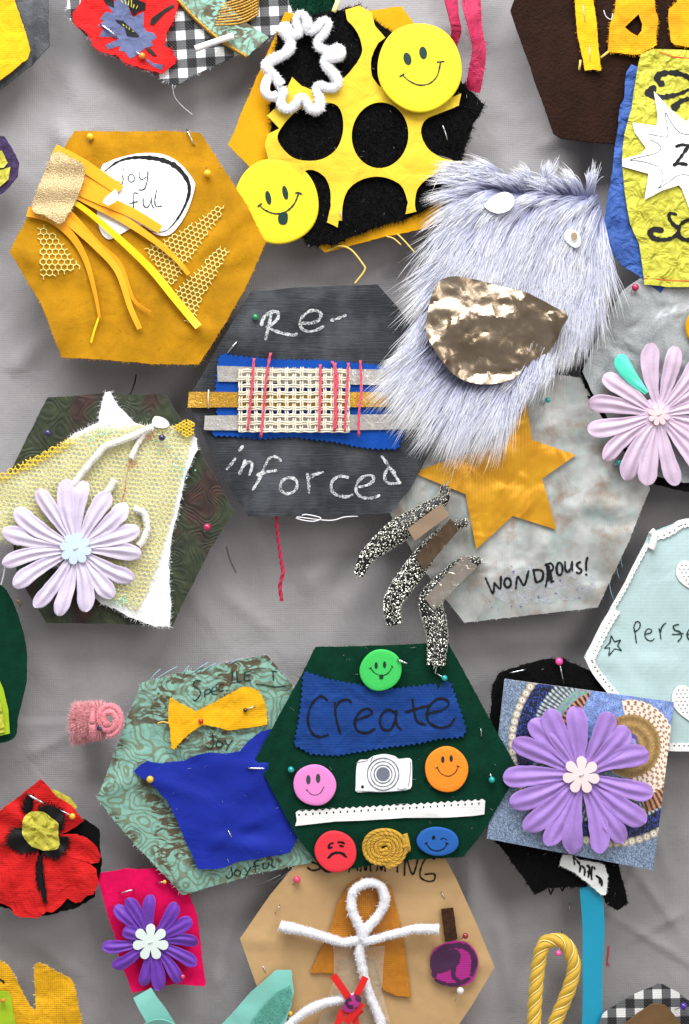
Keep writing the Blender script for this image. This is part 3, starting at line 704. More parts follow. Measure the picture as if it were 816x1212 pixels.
# --- yellow dotted hexagon
hm = waver(-5, 1.5, 80)
t = empty('dotted_patch', 430, 160, 0, 'yellow hexagon patch with big furry black dots', 'fabric patch')
MP = [(270, 170), (306, 85), (338, 14), (398, 22), (420, 12), (476, 7), (500, 40), (560, 120), (540, 200), (516, 263), (500, 270), (440, 283), (384, 298), (350, 260), (305, 207)]
sheet('mustard_backing', ragged(MP, .5), hm, M['mustard2'], t, 2.5); fray('backing_fray', MP, hm, 300, 4, M['mustard2'], t)
hk = waver(0, 1.5, 60)
BP = [(328, 40), (352, 22), (395, 12), (425, 5), (450, 28), (500, 60), (545, 96), (572, 124), (560, 150), (545, 195), (535, 222), (500, 252), (450, 268), (395, 290), (365, 292), (352, 270), (318, 200), (322, 160), (320, 110)]
BPr = ragged(BP, 1.2, low=2.5)
sheet('black_fur_base', BPr, hk, M['blackfelt'], t, 3); pile('black_fur', BPr, hk, 22000, 5, M['blackfur'], t, w=.8, lean=(0, .8), spread=.9); lint(BPr, lambda x, y: hk(x, y)+3.5, 90, M['greythreadl'], t, 3.5); fray('black_fur_edge', BPr, hk, 1300, 6, M['blackfur'], t, w=.8)
hy = waver(5.6, 1.5, 50, extra=creases((430, 12, 450, 120, 2.5, 8), (320, 160, 380, 200, 2.5, 7), (545, 195, 480, 190, 2.5, 7), (400, 265, 400, 200, 2, 7)))
zz = Zf(260, 0, 2.4)
# outer dots cut the sheet's rim, so they go in as bites of the outline
sm = lambda *p: smoothline(p, 3)
YO = [(409, 13), (425, 8), (440, 16), (444, 32), (456, 46)]+sm((448, 52), (440, 70), (440, 90), (449, 103))+[(480, 116), (520, 122), (546, 112), (543, 126)]+sm((520, 135), (505, 142), (499, 152), (500, 165), (508, 178), (522, 187), (541, 192))+[(547, 193), (543, 203)]+sm((520, 204), (505, 213), (494, 226), (491, 244), (493, 251))+[(480, 254)]+sm((483, 240), (476, 222), (463, 213), (447, 210), (430, 213), (416, 221), (408, 234), (405, 250), (406, 262))+[(401, 262), (400, 270), (387, 264)]+sm((392, 245), (391, 225), (384, 210), (370, 202), (362, 203))+[(352, 220), (330, 215), (318, 190), (314, 172), (317, 160), (331, 153), (316, 138), (330, 125), (346, 92)]+sm((358, 103), (378, 109), (398, 101), (416, 84), (428, 65), (427, 50), (421, 36), (411, 25))
sheet('yellow_cloth', ragged(YO, .2, 3, .6), hy, M['yellowjersey'], t, 2.5, 7, holes=[ell(450, 161, 33.5, 39, 40, .1), smoothline([(329, 166), (335, 150), (352, 132), (375, 124), (396, 124), (405, 136), (406, 158), (398, 178), (380, 190), (358, 191), (342, 184)], 4, True)])
needle((523, 147), (530, 168), 7, 'staple upright in the right-hand black dot of the yellow patch', .7)
needle((518, 213), (510, 231), 7, 'staple slanting in the lower right black dot of the yellow patch', .7)
needle((402, 250), (406, 262), 7.5, 'tiny staple beside the bottom centre black dot of the yellow patch', .6)
M['ythread'] = plain('pale_yellow_thread', '#d9b85a', rough=.8)
thread([(386, 297, -6), (402, 291, -2), (416, 296, 0), (429, 312, 2), (432, 320, 3), (420, 336, 2)], 1.15, M['ythread'], 'long curling yellow thread hanging under the dotted patch above the chalk hexagon')
thread([(457, 279, -4), (466, 282, -2), (475, 290, 0)], .9, M['ythread'], 'short yellow thread under the dotted patch, left of a pair')
thread([(470, 276, -4), (478, 284, -1), (491, 299, 1)], 1.0, M['ythread'], 'longer yellow thread under the dotted patch, right of a pair')

# chenille star
zs = Zf(200, 0, 3.71)
star = [(495, 385), (470, 350), (450, 330), (430, 300), (455, 275), (520, 240), (538, 205), (530, 175), (500, 135), (515, 125), (545, 160), (575, 150), (565, 100), (580, 78), (605, 100), (612, 145), (640, 140), (672, 105), (698, 110), (690, 140), (655, 185), (660, 215), (700, 235), (740, 220), (758, 245), (735, 262), (690, 270), (690, 300), (730, 340), (740, 375), (710, 395), (665, 380), (650, 400), (665, 450), (655, 490), (625, 490), (595, 445), (575, 440), (555, 470), (530, 490), (500, 480), (490, 440), (505, 405), (480, 402)]
pth = smoothline(zs(star), 2.2)
pth = [(x, y, 11+2.2*math.sin(i*.13)+(3 if 55 < i < 65 else 0)) for i, (x, y) in enumerate(pth)]
fluffy('chenille_star', pth, 6.4, M['chenille'], M['chenillenap'], dens=26, hair=3.4, n=10, core=.85, origin=(355, 78, 10), label='white fluffy chenille stem bent into a wobbly star on the dotted patch', cat='chenille star')
tube('chenille_end', [(x, y, 12) for x, y in smoothline(zs([(455, 330), (430, 370), (425, 410), (450, 435), (480, 425)]), 2)], 5.8, M['chenille'], bpy.data.objects['chenille_star'], 10)

# smileys
disc(496.5, 83, 49.5, 15, M['smiley'], 'yellow smiley disc with a plain grin, upper right on the dotted patch', [(482, 73, -.25), (500.5, 66, -.15)], [[(476, 92), (484, 99), (496, 104), (508, 102), (517, 93), (521, 77)], [(473, 94), (478, 91)], [(517, 77), (525, 76)]], M['inkgreen'], ew=(4.6, 7.6), mw=1.7, tilt=(0, .02), thick=4)
z7 = Zf(250, 160, 4.53)
disc(328, 239, 49, 5.5, M['smiley'], 'yellow smiley disc with its tongue out, overlapped by the mustard hexagon', [(318, 235, -.2), (338, 229, -.2)], [z7([(262, 380), (290, 405), (345, 425), (400, 415), (445, 375), (470, 318)]), z7([(253, 388), (262, 378), (272, 372)]), z7([(455, 315), (468, 312), (486, 320)])], M['inkgreen'], ew=(3.3, 8.4), mw=1.9, tongue=z7([(365, 425), (408, 420), (412, 460), (400, 482), (375, 482), (362, 465)]), thick=4)
# --- raspberry ribbon at the top
t = empty('raspberry_ribbon', 550, 20, -20, 'frayed raspberry pink ribbon hanging from the top edge beside the smiley disc', 'ribbon')
P = smoothline([(528, -60, -18), (532, -20, -10), (537, 15, -6), (541, 35, -10), (536, 51, -20)], 4)
V, F = band_geo(P, lambda q: 24-14*q, 1.2, lambda q: .5*math.sin(q*7)); mk('ribbon_tail', V, F, M['pinkribbon'], t, sharp=60)
P = smoothline([(560, -60, -20), (558, -10, -10), (562, 30, 0), (567, 60, 2), (563, 90, -4), (560, 106, -10)], 4)
V, F = band_geo(P, lambda q: 19+6*math.sin(q*5)*(1-q), 1.2, lambda q: .55*math.sin(q*6+1)); mk('ribbon_tail', V, F, M['pinkribbon'], t, sharp=60)
fray('ribbon_fray', [(p[0]+9, p[1]) for p in P]+[(p[0]-9, p[1]) for p in P[::-1]], lambda x, y: -4, 260, 6, M['pinkribbon'], t)

# --- top right: brown felt with orange letters
hbf = waver(-4, 3, 90)
t = empty('brown_patch', 740, 60, -4, 'dark brown felt hexagon with yellow cloth letters at the top right', 'fabric patch')
BR = [(605, 11), (640, -90), (900, -90), (940, 20), (880, 175), (750, 172), (690, 166), (665, 163), (656, 157), (632, 90)]
sheet('felt', ragged(BR, .4, low=.8), hbf, M['brownfelt'], t, 4)
z = Zf(670, 0, 5.59); hl = waver(1.5, 1.6, 30)
L1 = ragged(z([(45, -200), (60, 60), (75, 220), (100, 340), (120, 445), (125, 468), (175, 462), (232, 470), (215, 340), (205, 180), (180, 0), (190, -200)]), .3, 3, .4)
sheet('letter', L1, hl, M['yellowcotton'], t, 1.5, 6, label='straight yellow bar letter with two staples'); fray('fray', L1, hl, 200, 3, M['yellowcotton'], t)
L2 = z([(330, 0), (320, 90), (292, 160), (285, 250), (278, 345), (380, 352), (440, 365), (490, 360), (545, 330), (600, 300), (595, 220), (610, 130), (590, 60), (575, -100), (440, -120), (360, -60)])
sheet('letter', ragged(L2, .4, 3, .8), hl, M['orangeletter'], t, 1.5, 6, holes=[z([(388, 182), (480, 95), (505, 160), (500, 205), (472, 240), (430, 218)])], label='orange yellow letter A with a triangular hole'); fray('fray', L2, hl, 420, 4, M['yellowcotton'], t)
L3 = z([(720, -60), (800, -100), (860, -100), (950, 40), (1080, 300), (900, 330), (720, 300), (695, 280), (675, 120), (680, 60), (735, 10)])
sheet('letter', ragged(L3, .4, 3, .8), hl, M['orangeletter'], t, 1.5, 6, label='orange letter cut off by the right edge'); fray('fray', L3, hl, 250, 4, M['orangeletter'], t)
for a, b in (((112, 30), (125, 145)), ((157, 300), (157, 405))):
    p, q = z([a, b]); V, F = tube_geo([(p[0], p[1], hl(*p)+.2), (p[0], p[1], hl(*p)+.9), (q[0], q[1], hl(*q)+.9), (q[0], q[1], hl(*q)+.2)], .45, 5); mk('staple', V, F, M['steel'], t)
for P in ([(95, 400), (92, 430), (85, 465)], [(230, 385), (255, 365), (280, 345)]):
    P = z(P); tube('loose_strand', [(x, y, 2) for x, y in P], 1.5, M['ythread'], t, 5)
tube('loose_strand', [(x, y, 1) for x, y in smoothline(z([(250, 70), (265, 110), (300, 130), (310, 90)]), 2)], .5, M['chenille'], t, 5)

# --- right: yellow paper with starburst
z = Zf(710, 60, 4.18)
t = empty('paper_poster', 790, 200, 8, 'yellow green crinkled paper sheet with black swirls and a white starburst reading Z', 'paper sheet')
hbl = waver(3, 1.5, 40)
sheet('blue_backing', ragged(z([(155, 70), (180, 80), (400, 100), (500, 900), (300, 1200), (205, 1125), (120, 1070), (15, 960), (20, 860), (60, 600), (85, 400), (100, 270), (120, 240), (130, 110)]), .4, 4, 1.2), hbl, M['bluetissue'], t, 1.2)
hp = waver(8, 1.3, 45, extra=lambda x, y: .8*math.sin(x/9+y/14))
YPp = z([(200, 25), (260, 0), (520, 10), (900, 40), (900, 1165), (520, 1175), (320, 1170), (215, 1162), (208, 1080), (190, 960), (145, 860), (120, 700), (105, 560), (118, 420), (150, 300), (165, 200), (185, 80)])
sheet('yellow_paper', ragged(YPp, .3, 4, .6), hp, M['tissue'], t, 1.2, 6)
SB = z([(262, 208), (345, 300), (420, 360), (480, 300), (560, 240), (590, 400), (690, 480), (600, 560), (640, 720), (540, 660), (443, 810), (400, 690), (385, 672), (300, 700), (215, 745), (235, 615), (105, 580), (108, 545), (195, 520), (222, 490), (165, 410), (157, 365), (275, 380), (280, 330)])
sheet('starburst', SB, lambda x, y: hp(x, y)+3, M['paper'], t, 1.0, 6)
h3 = lambda x, y: hp(x, y)+3
V, F = merge([ribbon_geo(smoothline(z(s), 2), .7, h3, .3) for s in ([(230, 420), (285, 430), (320, 435), (332, 420), (325, 370), (318, 315), (350, 370), (390, 415), (443, 425)], [(245, 450), (285, 470), (295, 490), (270, 515), (145, 548), (200, 555), (280, 580), (305, 620), (300, 665), (280, 690), (330, 660), (380, 625), (430, 622), (443, 640)])])
mk('starburst_outline', V, F, M['ink'], t, recalc=False)
writing('lettering', [z([(372, 482), (400, 474), (432, 478)]), z([(432, 478), (400, 525), (362, 575)]), z([(360, 572), (390, 566), (422, 570)]), z([(450, 560), (452, 570)])], 4.0, h3, M['ink'], t)
brush = lambda q: 8.5-5.5*q
V, F = merge([ribbon_geo(smoothline(z(s), 1.6), f, hp, .5+.08*i) for i, (s, f) in enumerate([
    ([(305, 172), (285, 155), (285, 128), (330, 116), (390, 122), (450, 148), (560, 210)], lambda q: 7*(1-.2*q)), ([(232, 218), (250, 205), (262, 190)], 8), ([(250, 225), (290, 238), (350, 230), (400, 215), (435, 198)], brush),
    ([(362, 282), (372, 292), (380, 270), (400, 255), (450, 240)], lambda q: 8-3*q), ([(372, 815), (345, 808), (338, 830), (360, 865), (385, 885), (375, 915), (330, 938), (270, 935), (245, 910), (262, 888), (300, 892)], lambda q: 3+4*q),
    ([(385, 885), (400, 860), (450, 840), (540, 860)], 3.5), ([(380, 915), (410, 938), (470, 940), (540, 925)], 5)])])
mk('black_swirls', V, F, M['ink'], t, recalc=False, kind='stuff')
mk('red_margin_line', *ribbon_geo(z([(215, 1132), (320, 1138), (443, 1145), (800, 1155)]), .9, hp, .5), M['redtape'], t, recalc=False)
mk('red_margin_line', *ribbon_geo(z([(290, 15), (360, 38), (443, 48), (600, 60)]), .9, hp, .5), M['redtape'], t, recalc=False)
pin(751, 341, 8, 'crimson', (744, 357, 1), 'crimson ball-headed pin on the grey hexagon just under the yellow paper', 4.4)

# --- left edge small patch
t = empty('violet_scrap', 0, 195, -6, 'small dark violet scrap with pale yellow pieces at the left edge', 'fabric scrap')
hv = waver(-5, 1.5, 30); M['violetcloth'] = clothm('dark_violet_print', '#3a2b4c', var=.5, vs=5, nap=.3)
sheet('violet_cloth', ragged([(-60, 175), (-20, 158), (5, 161), (12, 172), (22, 192), (20, 208), (10, 220), (0, 229), (-50, 230)], .5), hv, M['violetcloth'], t, 3)
for P in ([(-30, 175), (2, 178), (9, 192), (4, 198), (-30, 200)], [(-30, 203), (3, 200), (12, 197), (10, 212), (-2, 222), (-30, 222)]): sheet('pale_piece', P, lambda x, y: hv(x, y)+2, M['limegold'], t, 1.5, 5)

# --- mustard "joyful" hexagon
hj = waver(11, 3, 85, seed=4.4, extra=creases((310, 240, 200, 330, 5, 10), (312, 285, 215, 345, 4.5, 9), (247, 200, 215, 300, 3, 8), (60, 425, 95, 330, 5, 11), (20, 300, 110, 330, 4, 12), (110, 160, 160, 215, 2.5, 9), (150, 430, 170, 350, 3, 12), (262, 392, 200, 395, 3, 10)))
MP = [(14, 300), (50, 225), (90, 157), (160, 158), (200, 157), (238, 159), (262, 195), (290, 240), (315, 288), (290, 345), (262, 392), (236, 432), (180, 432), (120, 426), (76, 424), (50, 360)]
MPr = ragged(MP, .5, 4, .8)
t = empty('joyful_patch', 165, 295, 10, 'mustard felt hexagon with a white speech bubble reading joyful', 'fabric patch')
sheet('mustard_felt', MPr, hj, M['mustard'], t, 3.5, 8); fray('felt_edge', MPr, hj, 900, 3.5, M['mustard2'], t); lint(MPr, hj, 140, M['mustard2'], t)
z = Zf(100, 150, 3.71)
BO = z([(80, 190), (110, 165), (160, 145), (240, 125), (330, 125), (390, 145), (440, 185), (485, 245), (488, 280), (460, 370), (420, 440), (375, 482), (320, 480), (250, 440), (160, 480), (110, 500), (70, 450), (60, 330)])
hbub = lambda x, y: hj(x, y)+2
sheet('speech_bubble', smoothline(BO, 3, True), hbub, M['paper'], t, 1.0, 7)
ol = smoothline(z([(95, 205), (150, 165), (210, 145), (280, 143), (350, 155), (410, 185), (455, 240), (465, 290), (450, 345), (415, 410), (370, 460), (330, 470), (280, 462)]), 2)
mk('bubble_outline', *ribbon_geo(ol, lambda q: .8+4.2*max(0, math.sin(min(1, q*1.15)*PI)), hbub, .35), M['ink'], t, recalc=False)
writing('lettering', [z([(174, 222), (176, 245), (168, 262), (156, 258)]), z([(176, 193), (177, 197)]), z(ell(212, 234, 14, 17, 16)+[(226, 234)]), z([(246, 208), (246, 228), (258, 240), (276, 228)]), z([(284, 204), (281, 245), (268, 282), (246, 285)]),
    z([(240, 302), (224, 298), (220, 325), (222, 352), (219, 378)]), z([(204, 345), (240, 336)]), z([(264, 322), (265, 350), (278, 363), (292, 350), (299, 328)]), z([(300, 322), (302, 350), (312, 366)]), z([(322, 288), (315, 330), (320, 357), (345, 356)])], 1.25, hbub, M['inkgreen'], t, .4)
def net(name, poly, h, cell, r, mat, parent, off=1.2, rot=0, **kw):
    """hexagonal netting clipped to a polygon, real struts"""
    xs_ = [p[0] for p in poly]; ys_ = [p[1] for p in poly]; cx, cy = sum(xs_)/len(xs_), sum(ys_)/len(ys_); R = max(max(xs_)-min(xs_), max(ys_)-min(ys_))*.75
    E = []; s = cell/math.sqrt(3); c_, s_ = math.cos(rot), math.sin(rot); kx = int(R/cell)+2; ky = int(R/(1.5*s))+2
    for j in range(-ky, ky):
        for i in range(-kx, kx):
            hx_ = cell*(i+.5*(j % 2)); hy_ = 1.5*s*j
            pts = [(hx_+s*math.sin(PI/3*k), hy_+s*math.cos(PI/3*k)) for k in (0, 1, 2, 3)]
            for a, b in zip(pts[:-1], pts[1:]): E.append((a, b))
    E = np.array(E); rotm = np.array([[c_, s_], [-s_, c_]]); E = E@rotm+np.array([cx, cy])
    mm = inside(E.mean(axis=1), poly); E = E[mm]; V = []; F = []
    for a, b in E:
        a = a+rng.normal(0, .12, 2); b = b+rng.normal(0, .12, 2)
        t_ = b-a; L = np.hypot(*t_) or 1; nx_, ny_ = -t_[1]/L*r, t_[0]/L*r; e = t_/L*r*.4; a = a-e; b = b+e
        q = len(V)
        for p in (a, b):
            hh = h(p[0], p[1])+off
            V += [(p[0]+nx_, p[1]+ny_, hh), (p[0], p[1], hh+r*1.1), (p[0]-nx_, p[1]-ny_, hh), (p[0], p[1], hh-r)]
        for k in range(4): F.append((q+k, q+(k+1) % 4, q+4+(k+1) % 4, q+4+k))
    return mk(name, V, F, mat, parent, smooth=False, recalc=False, kind='stuff', **kw)
zk = Zf(0, 150, 4.85)
net('gold_net', zk([(230, 570), (260, 575), (340, 640), (470, 815), (400, 840), (330, 860), (290, 870), (250, 885), (240, 760)]), hj, 7.0, .62, M['netyellow'], t, 1.6)
net('gold_net', z([(270, 540), (330, 520), (480, 430), (590, 355), (620, 352), (600, 400), (540, 480), (440, 625), (395, 700), (370, 695)]), hj, 5.9, .6, M['netyellow'], t, 1.6, .3)
net('gold_net', z([(600, 530), (640, 545), (590, 640), (530, 740), (480, 860), (445, 870), (450, 800), (400, 720), (470, 660)]), hj, 5.9, .6, M['netyellow'], t, 1.6, .3)
# ribbon bundle under a gold lame square
rb = empty('ribbon_bundle', 75, 225, 16, 'orange and yellow ribbon streamers bundled under a small gold square', 'ribbon bundle')
z4 = Zf(0, 140, 2.4)
def strand(pts, w, m, off, tw=None, tip=False):
    P = [(x, y, hj(x, y)+o) for (x, y), o in zip(smoothline(z4(pts), 3), np.linspace(off, off*.55+2, len(smoothline(z4(pts), 3))))]
    mk('ribbon', *band_geo(P, w, .7, tw), M[m], rb, sharp=50)
strand([(150, 150), (210, 165), (270, 195), (340, 215)], 25, 'ribbonorange', 4.5)
strand([(160, 100), (240, 140), (330, 200), (345, 212)], lambda q: 16-3*q, 'ribbonorange', 6)
strand([(170, 190), (260, 240), (350, 290), (440, 350), (500, 400), (540, 448)], lambda q: 13-8*q, 'ribbonorange', 7)
strand([(200, 195), (290, 235), (380, 275), (460, 322)], lambda q: 15-5*q, 'ribbonorange', 8.2)
strand([(160, 215), (240, 260), (330, 335), (430, 430), (500, 515), (568, 597)], lambda q: 5+4*math.sin(q*PI*.6), 'ribbonyellow', 9, lambda q: .15*math.sin(q*5))
strand([(130, 215), (200, 275), (280, 360), (345, 420), (385, 520), (432, 556)], lambda q: 11-8*q, 'ribbonorange', 6.5, lambda q: .5*q)
strand([(110, 225), (190, 290), (280, 370), (340, 440), (375, 540), (402, 602)], lambda q: 10-4*q, 'ribbonorange', 7.5)
strand([(85, 270), (150, 290), (210, 340), (250, 410), (275, 500), (288, 570)], lambda q: 12-8.5*q, 'ribbonorange', 5.5, lambda q: .6*q)
strand([(287, 565), (275, 600), (264, 640)], lambda q: 2.2, 'ribbonyellow', 4)
sq = smoothline(z4([(165, 108), (210, 125), (248, 150), (235, 215), (190, 300), (170, 305), (135, 285), (100, 265), (130, 180)]), 4, True)
hsq = lambda x, y: hj(x, y)+13+1.2*math.sin(y/5)
sheet('gold_square', ragged(sq, .6, 3, 1), hsq, M['goldlame'], rb, 2, 4); fray('gold_fray', sq, hsq, 300, 4, M['goldlame'], rb)
tag = z([(92, 345), (105, 325), (150, 290), (160, 315), (150, 345), (115, 362)])
sheet('paper_tag', tag, lambda x, y: hj(x, y)+17, M['paper'], rb, .8, 5)
hx = lambda x, y: hj(x, y)+2.4
pin(109, 165, 17, 'yellow', (103, 176, 9), 'yellow ball-headed pin at the top left of the mustard hexagon', 4.2)
pin(247, 208, 17, 'yellow', (245, 198, 9), 'yellow ball-headed pin right of the joyful speech bubble', 4.4)
needle((222, 155), (231, 174), 11, 'bare steel pin in the top right corner of the mustard hexagon', .9)

# --- camouflage damask hexagon at left
hc = waver(-2, 2, 80, seed=7.7)
CP = [(6, 570), (56, 470), (120, 466), (196, 467), (235, 530), (277, 606), (250, 648), (203, 742), (120, 738), (55, 738), (20, 680)]
t = empty('damask_patch', 140, 605, -2, 'green and maroon damask hexagon under yellow netting at the left', 'fabric patch')
sheet('damask_cloth', ragged(CP, .4, 4, .8), hc, M['damask'], t, 3)
z = Zf(0, 440, 2.72)
WF = z([(0, 350), (60, 320), (150, 280), (240, 200), (320, 165), (330, 110), (340, 68), (355, 65), (380, 110), (430, 160), (470, 175), (500, 160), (560, 180), (635, 215), (636, 250), (600, 330), (580, 420), (560, 500), (545, 620), (552, 760), (548, 820), (500, 820), (420, 790), (330, 745), (200, 640), (60, 560), (-60, 520), (-60, 370)])
hw = waver(3.5, 1.5, 40, seed=2.2)
WFr = ragged(WF, .8, 4, 1.5); sheet('white_wool_shape', WFr, hw, M['whitefelt'], t, 3); pile('wool_nap', WFr, hw, 4500, 2.6, M['chenillenap'], t, w=.4); fray('wool_edge', WFr, hw, 1200, 5, M['chenillenap'], t, w=.45)
NP = z([(-40, 360), (30, 330), (130, 270), (240, 210), (320, 180), (420, 178), (500, 170), (560, 175), (620, 160), (628, 190), (590, 330), (560, 450), (530, 560), (490, 680), (455, 750), (440, 770), (350, 735), (260, 640), (120, 600), (60, 560), (-40, 540)])
net('yellow_net', NP, lambda x, y: max(hw(x, y), hc(x, y)+2), 5.9, .5, M['netyellow'], t, 1.5)
net('yellow_net', [(x*.985+3, y*.985+7) for x, y in NP], lambda x, y: max(hw(x, y), hc(x, y)+2), 5.9, .4, M['netyellow'], t, 3.0, .22)
net('yellow_net', z([(-40, 350), (20, 320), (230, 215), (250, 230), (100, 310), (20, 350), (-40, 380)]), lambda x, y: hw(x, y)+1.5, 5.9, .85, M['netgold'], t, 3)
net('yellow_net', z([(560, 180), (600, 155), (628, 165), (625, 200), (605, 215)]), lambda x, y: hw(x, y)+3, 4, .9, M['netgold'], t, 3, .5)
M['glint'] = foilm('mint_sequin', '#7adcc0', '#c8f4e0', .3, 2)
sq_ = []
for cx_, cy_, n_ in ((325, 205, 26), (535, 235, 10), (590, 300, 14), (155, 485, 8), (400, 730, 22), (240, 640, 8)):
    for _ in range(n_):
        x, y = z([(cx_+random.gauss(0, 22), cy_+random.gauss(0, 18))])[0]; q = lambda a: (x+1.3*math.cos(a), y+1.3*math.sin(a), hw(x, y)+4.6+random.uniform(-.4, .4)); sq_.append(([q(0), q(1.57), q(3.14), q(4.71)], [(0, 1, 2, 3)]))
mk('mint_sequins', *merge(sq_), M['glint'], t, smooth=False, recalc=False, kind='stuff')
def ch(pts, r, lab, off=7, mat='creamchenille'):
    P = [(x, y, hw(x, y)+off) for x, y in smoothline(z(pts), 2)]
    fluffy('pipe_cleaner', P, r, M[mat], M['chenillenap'], dens=16, hair=2.6, label=lab, cat='pipe cleaner', group='cream chenille stems on the netted patch', origin=P[len(P)//2])
ch([(495, 180), (460, 195), (400, 220), (340, 245), (300, 290), (270, 325), (240, 365)], 4.6, 'long cream chenille stem running from the knot down to the flower')
ch([(375, 350), (350, 385), (330, 410)], 4.6, 'short cream chenille stem poking up behind the pale flower')
ch([(435, 440), (465, 455), (478, 490), (470, 530), (450, 560)], 5, 'hooked cream chenille stem at the right of the pale flower')
ch([(495, 175), (465, 205), (440, 245), (425, 280)], 4, 'cream chenille stem stitched with red thread below the knot', 5)
kn = smoothline(z([(492, 172), (500, 145), (530, 150), (548, 170), (535, 182), (505, 180)]), 3, True)
sheet('cream_knot', kn, waver(9, .4, 20), M['creamchenille'], t, 5, 4)
M['redthread'] = plain('red_thread', '#b03a24', rough=.8)
st = [ribbon_geo(smoothline(z(s), 2), .7, hw, 9) for s in ([(490, 185), (495, 200), (500, 215)], [(470, 205), (490, 215)], [(478, 200), (482, 222)], [(430, 285), (448, 300)], [(440, 300), (425, 300)])]+[ribbon_geo(smoothline(z(s), 2), .6, hw, 4.6) for s in ([(470, 215), (440, 260), (420, 300), (410, 340), (405, 380), (395, 420)], [(415, 290), (440, 300)], [(405, 300), (430, 310)], [(400, 385), (410, 375)], [(395, 405), (405, 395)])]
mk('red_stitching', *merge(st), M['redthread'], t, recalc=False)
pin(58, 513, 7, 'navy', (52, 520, -2), 'dark navy pin in the upper left of the green damask hexagon', 4.4)
pin(193, 518.5, 13, 'navy', (186, 515, 8), 'dark navy pin just below the cream knot', 4)
pin(246, 624, 7, 'crimson', (240, 632, -1), 'crimson pin at the right corner of the green damask hexagon', 4.6)
thread([(159, 442, -22), (158, 452, -16), (154, 466, -6)], .9, M['ink'], 'short black thread standing above the top edge of the damask hexagon')
thread([(x, y, back_h(x, y)+.8) for x, y in ((265, 648), (270, 665), (277, 680))], .35, M['leather'], 'thin dark thread on the grey sheet right of the damask hexagon')

# flower on damask
zf = Zf(0, 560, 4.295)
flower(92, 649, 13, zf([(345, 30), (435, 38), (562, 98), (655, 160), (718, 285), (727, 410), (690, 540), (582, 632), (445, 703), (305, 722), (188, 680), (78, 572), (22, 460), (20, 295), (85, 185), (200, 82)]), 20, M['lilacpale'], 'pale lilac daisy with a small pale blue blossom centre, on the netted hexagon', M['blueb'], 8, 19, 7.5, 5.2, .2, 19)

# --- black underlay + grey leatherette hexagon at right
t = empty('grey_patch', 780, 440, 2, 'mottled grey leatherette hexagon with a black lining behind the rosy lilac daisy', 'fabric patch')
sheet('black_lining', ragged([(688, 438), (712, 408), (760, 330), (900, 330), (960, 450), (900, 580), (812, 582), (770, 572), (722, 530), (700, 480)], .5), waver(-3, 1, 60), M['blackfelt'], t, 2)
hgl = waver(2, 2.5, 70)
sheet('grey_leatherette', ragged([(690, 440), (700, 415), (735, 345), (770, 322), (900, 322), (950, 440), (895, 568), (810, 572), (760, 560), (702, 466)], .4), hgl, M['greyleather'], t, 3)
d_ = empty('yellow_button', 826, 388, 6, 'yellow disc at the right edge beside the rosy lilac daisy', 'button')
V, F = tube_geo(ell(826, 388, 15, 19, 40) and [(x, y, 8) for x, y in ell(826, 388, 13, 18, 40)], 3.2, 8, True); mk('rim', V, F, M['mustard2'], d_)
sheet('face', ell(826, 388, 12, 17, 30), lambda x, y: 8, M['smiley'], d_, 2, 5)
# --- wondrous hexagon
hwn = waver(-4, 3, 80, seed=5.5, extra=creases((740, 600, 660, 600, 5, 9), (735, 548, 680, 600, 4, 9), (700, 700, 640, 650, 4, 9), (560, 735, 590, 670, 3, 9), (648, 474, 640, 560, 3, 8)))
t = empty('wondrous_patch', 615, 590, -5, 'silvery verdigris satin hexagon lettered WONDROUS!', 'fabric patch')
WP = [(459, 603), (500, 520), (540, 455), (610, 440), (688, 446), (718, 505), (770, 578), (745, 640), (708, 719), (640, 727), (550, 737), (500, 672)]
WPr = ragged(WP, .5, 4, .9)
sheet('satin', WPr, hwn, M['mottle'], t, 3, 8); fray('satin_fray', WPr, hwn, 300, 3, M['chenillenap'], t)
z = Zf(550, 640, 4.295)
GS = [ell(655, 695, 70, 26, 30, -.1)]
M['glitterfilm'] = None
def film():
    n = N('dried_glitter_glue'); n.set('Base Color', lin('#c2c6cc')); n.set('Roughness', .25)
    n.set('Alpha', n.math('MULTIPLY', n.ramp(n.noise(9, 3), [(.4, 0.0), (.7, .55)]), 1.0)); n.set('Normal', n.bump(n.noise(3, 3), 1.2, 1)); return n.m
M['glitterfilm'] = film()
flat('glue_smear', ragged(ell(645, 692, 62, 24, 40, -.12), 1, 5, 5), hwn, M['glitterfilm'], t, .4)
O_ = lambda cx, cy, rx, ry: z(ell(cx, cy, rx, ry, 14)+[(cx+rx, cy)])
writing('lettering', [z([(108, 190), (122, 222), (146, 268), (152, 214)]), z([(152, 214), (168, 232), (183, 244), (186, 182)]), O_(220, 214, 17, 24), z([(262, 243), (272, 182), (304, 226), (326, 155)]), z([(352, 146), (358, 185), (368, 210), (396, 196), (400, 160), (380, 148), (352, 150)]),
    z([(418, 120), (424, 170), (414, 232)]), z([(412, 124), (440, 115), (453, 138), (432, 165), (420, 170)]), z([(424, 170), (446, 205), (454, 206)]), O_(484, 143, 15, 33), z([(512, 108), (513, 145), (525, 158), (541, 140), (548, 105), (549, 150)]), z([(590, 108), (572, 120), (582, 138), (598, 150), (585, 166), (570, 160)]), z([(626, 86), (620, 110), (620, 150)]), z([(618, 171), (622, 173)])], 2.5, hwn, M['ink'], t, .7, step=1.2)
writing('lettering', [z([(428, 130), (430, 200)]), z([(436, 150), (444, 210)])], 3.2, hwn, M['ink'], t, 1.0)
M['purplefleck'] = plain('purple_fleck', '#3d2b8c', rough=.3)
fl = []
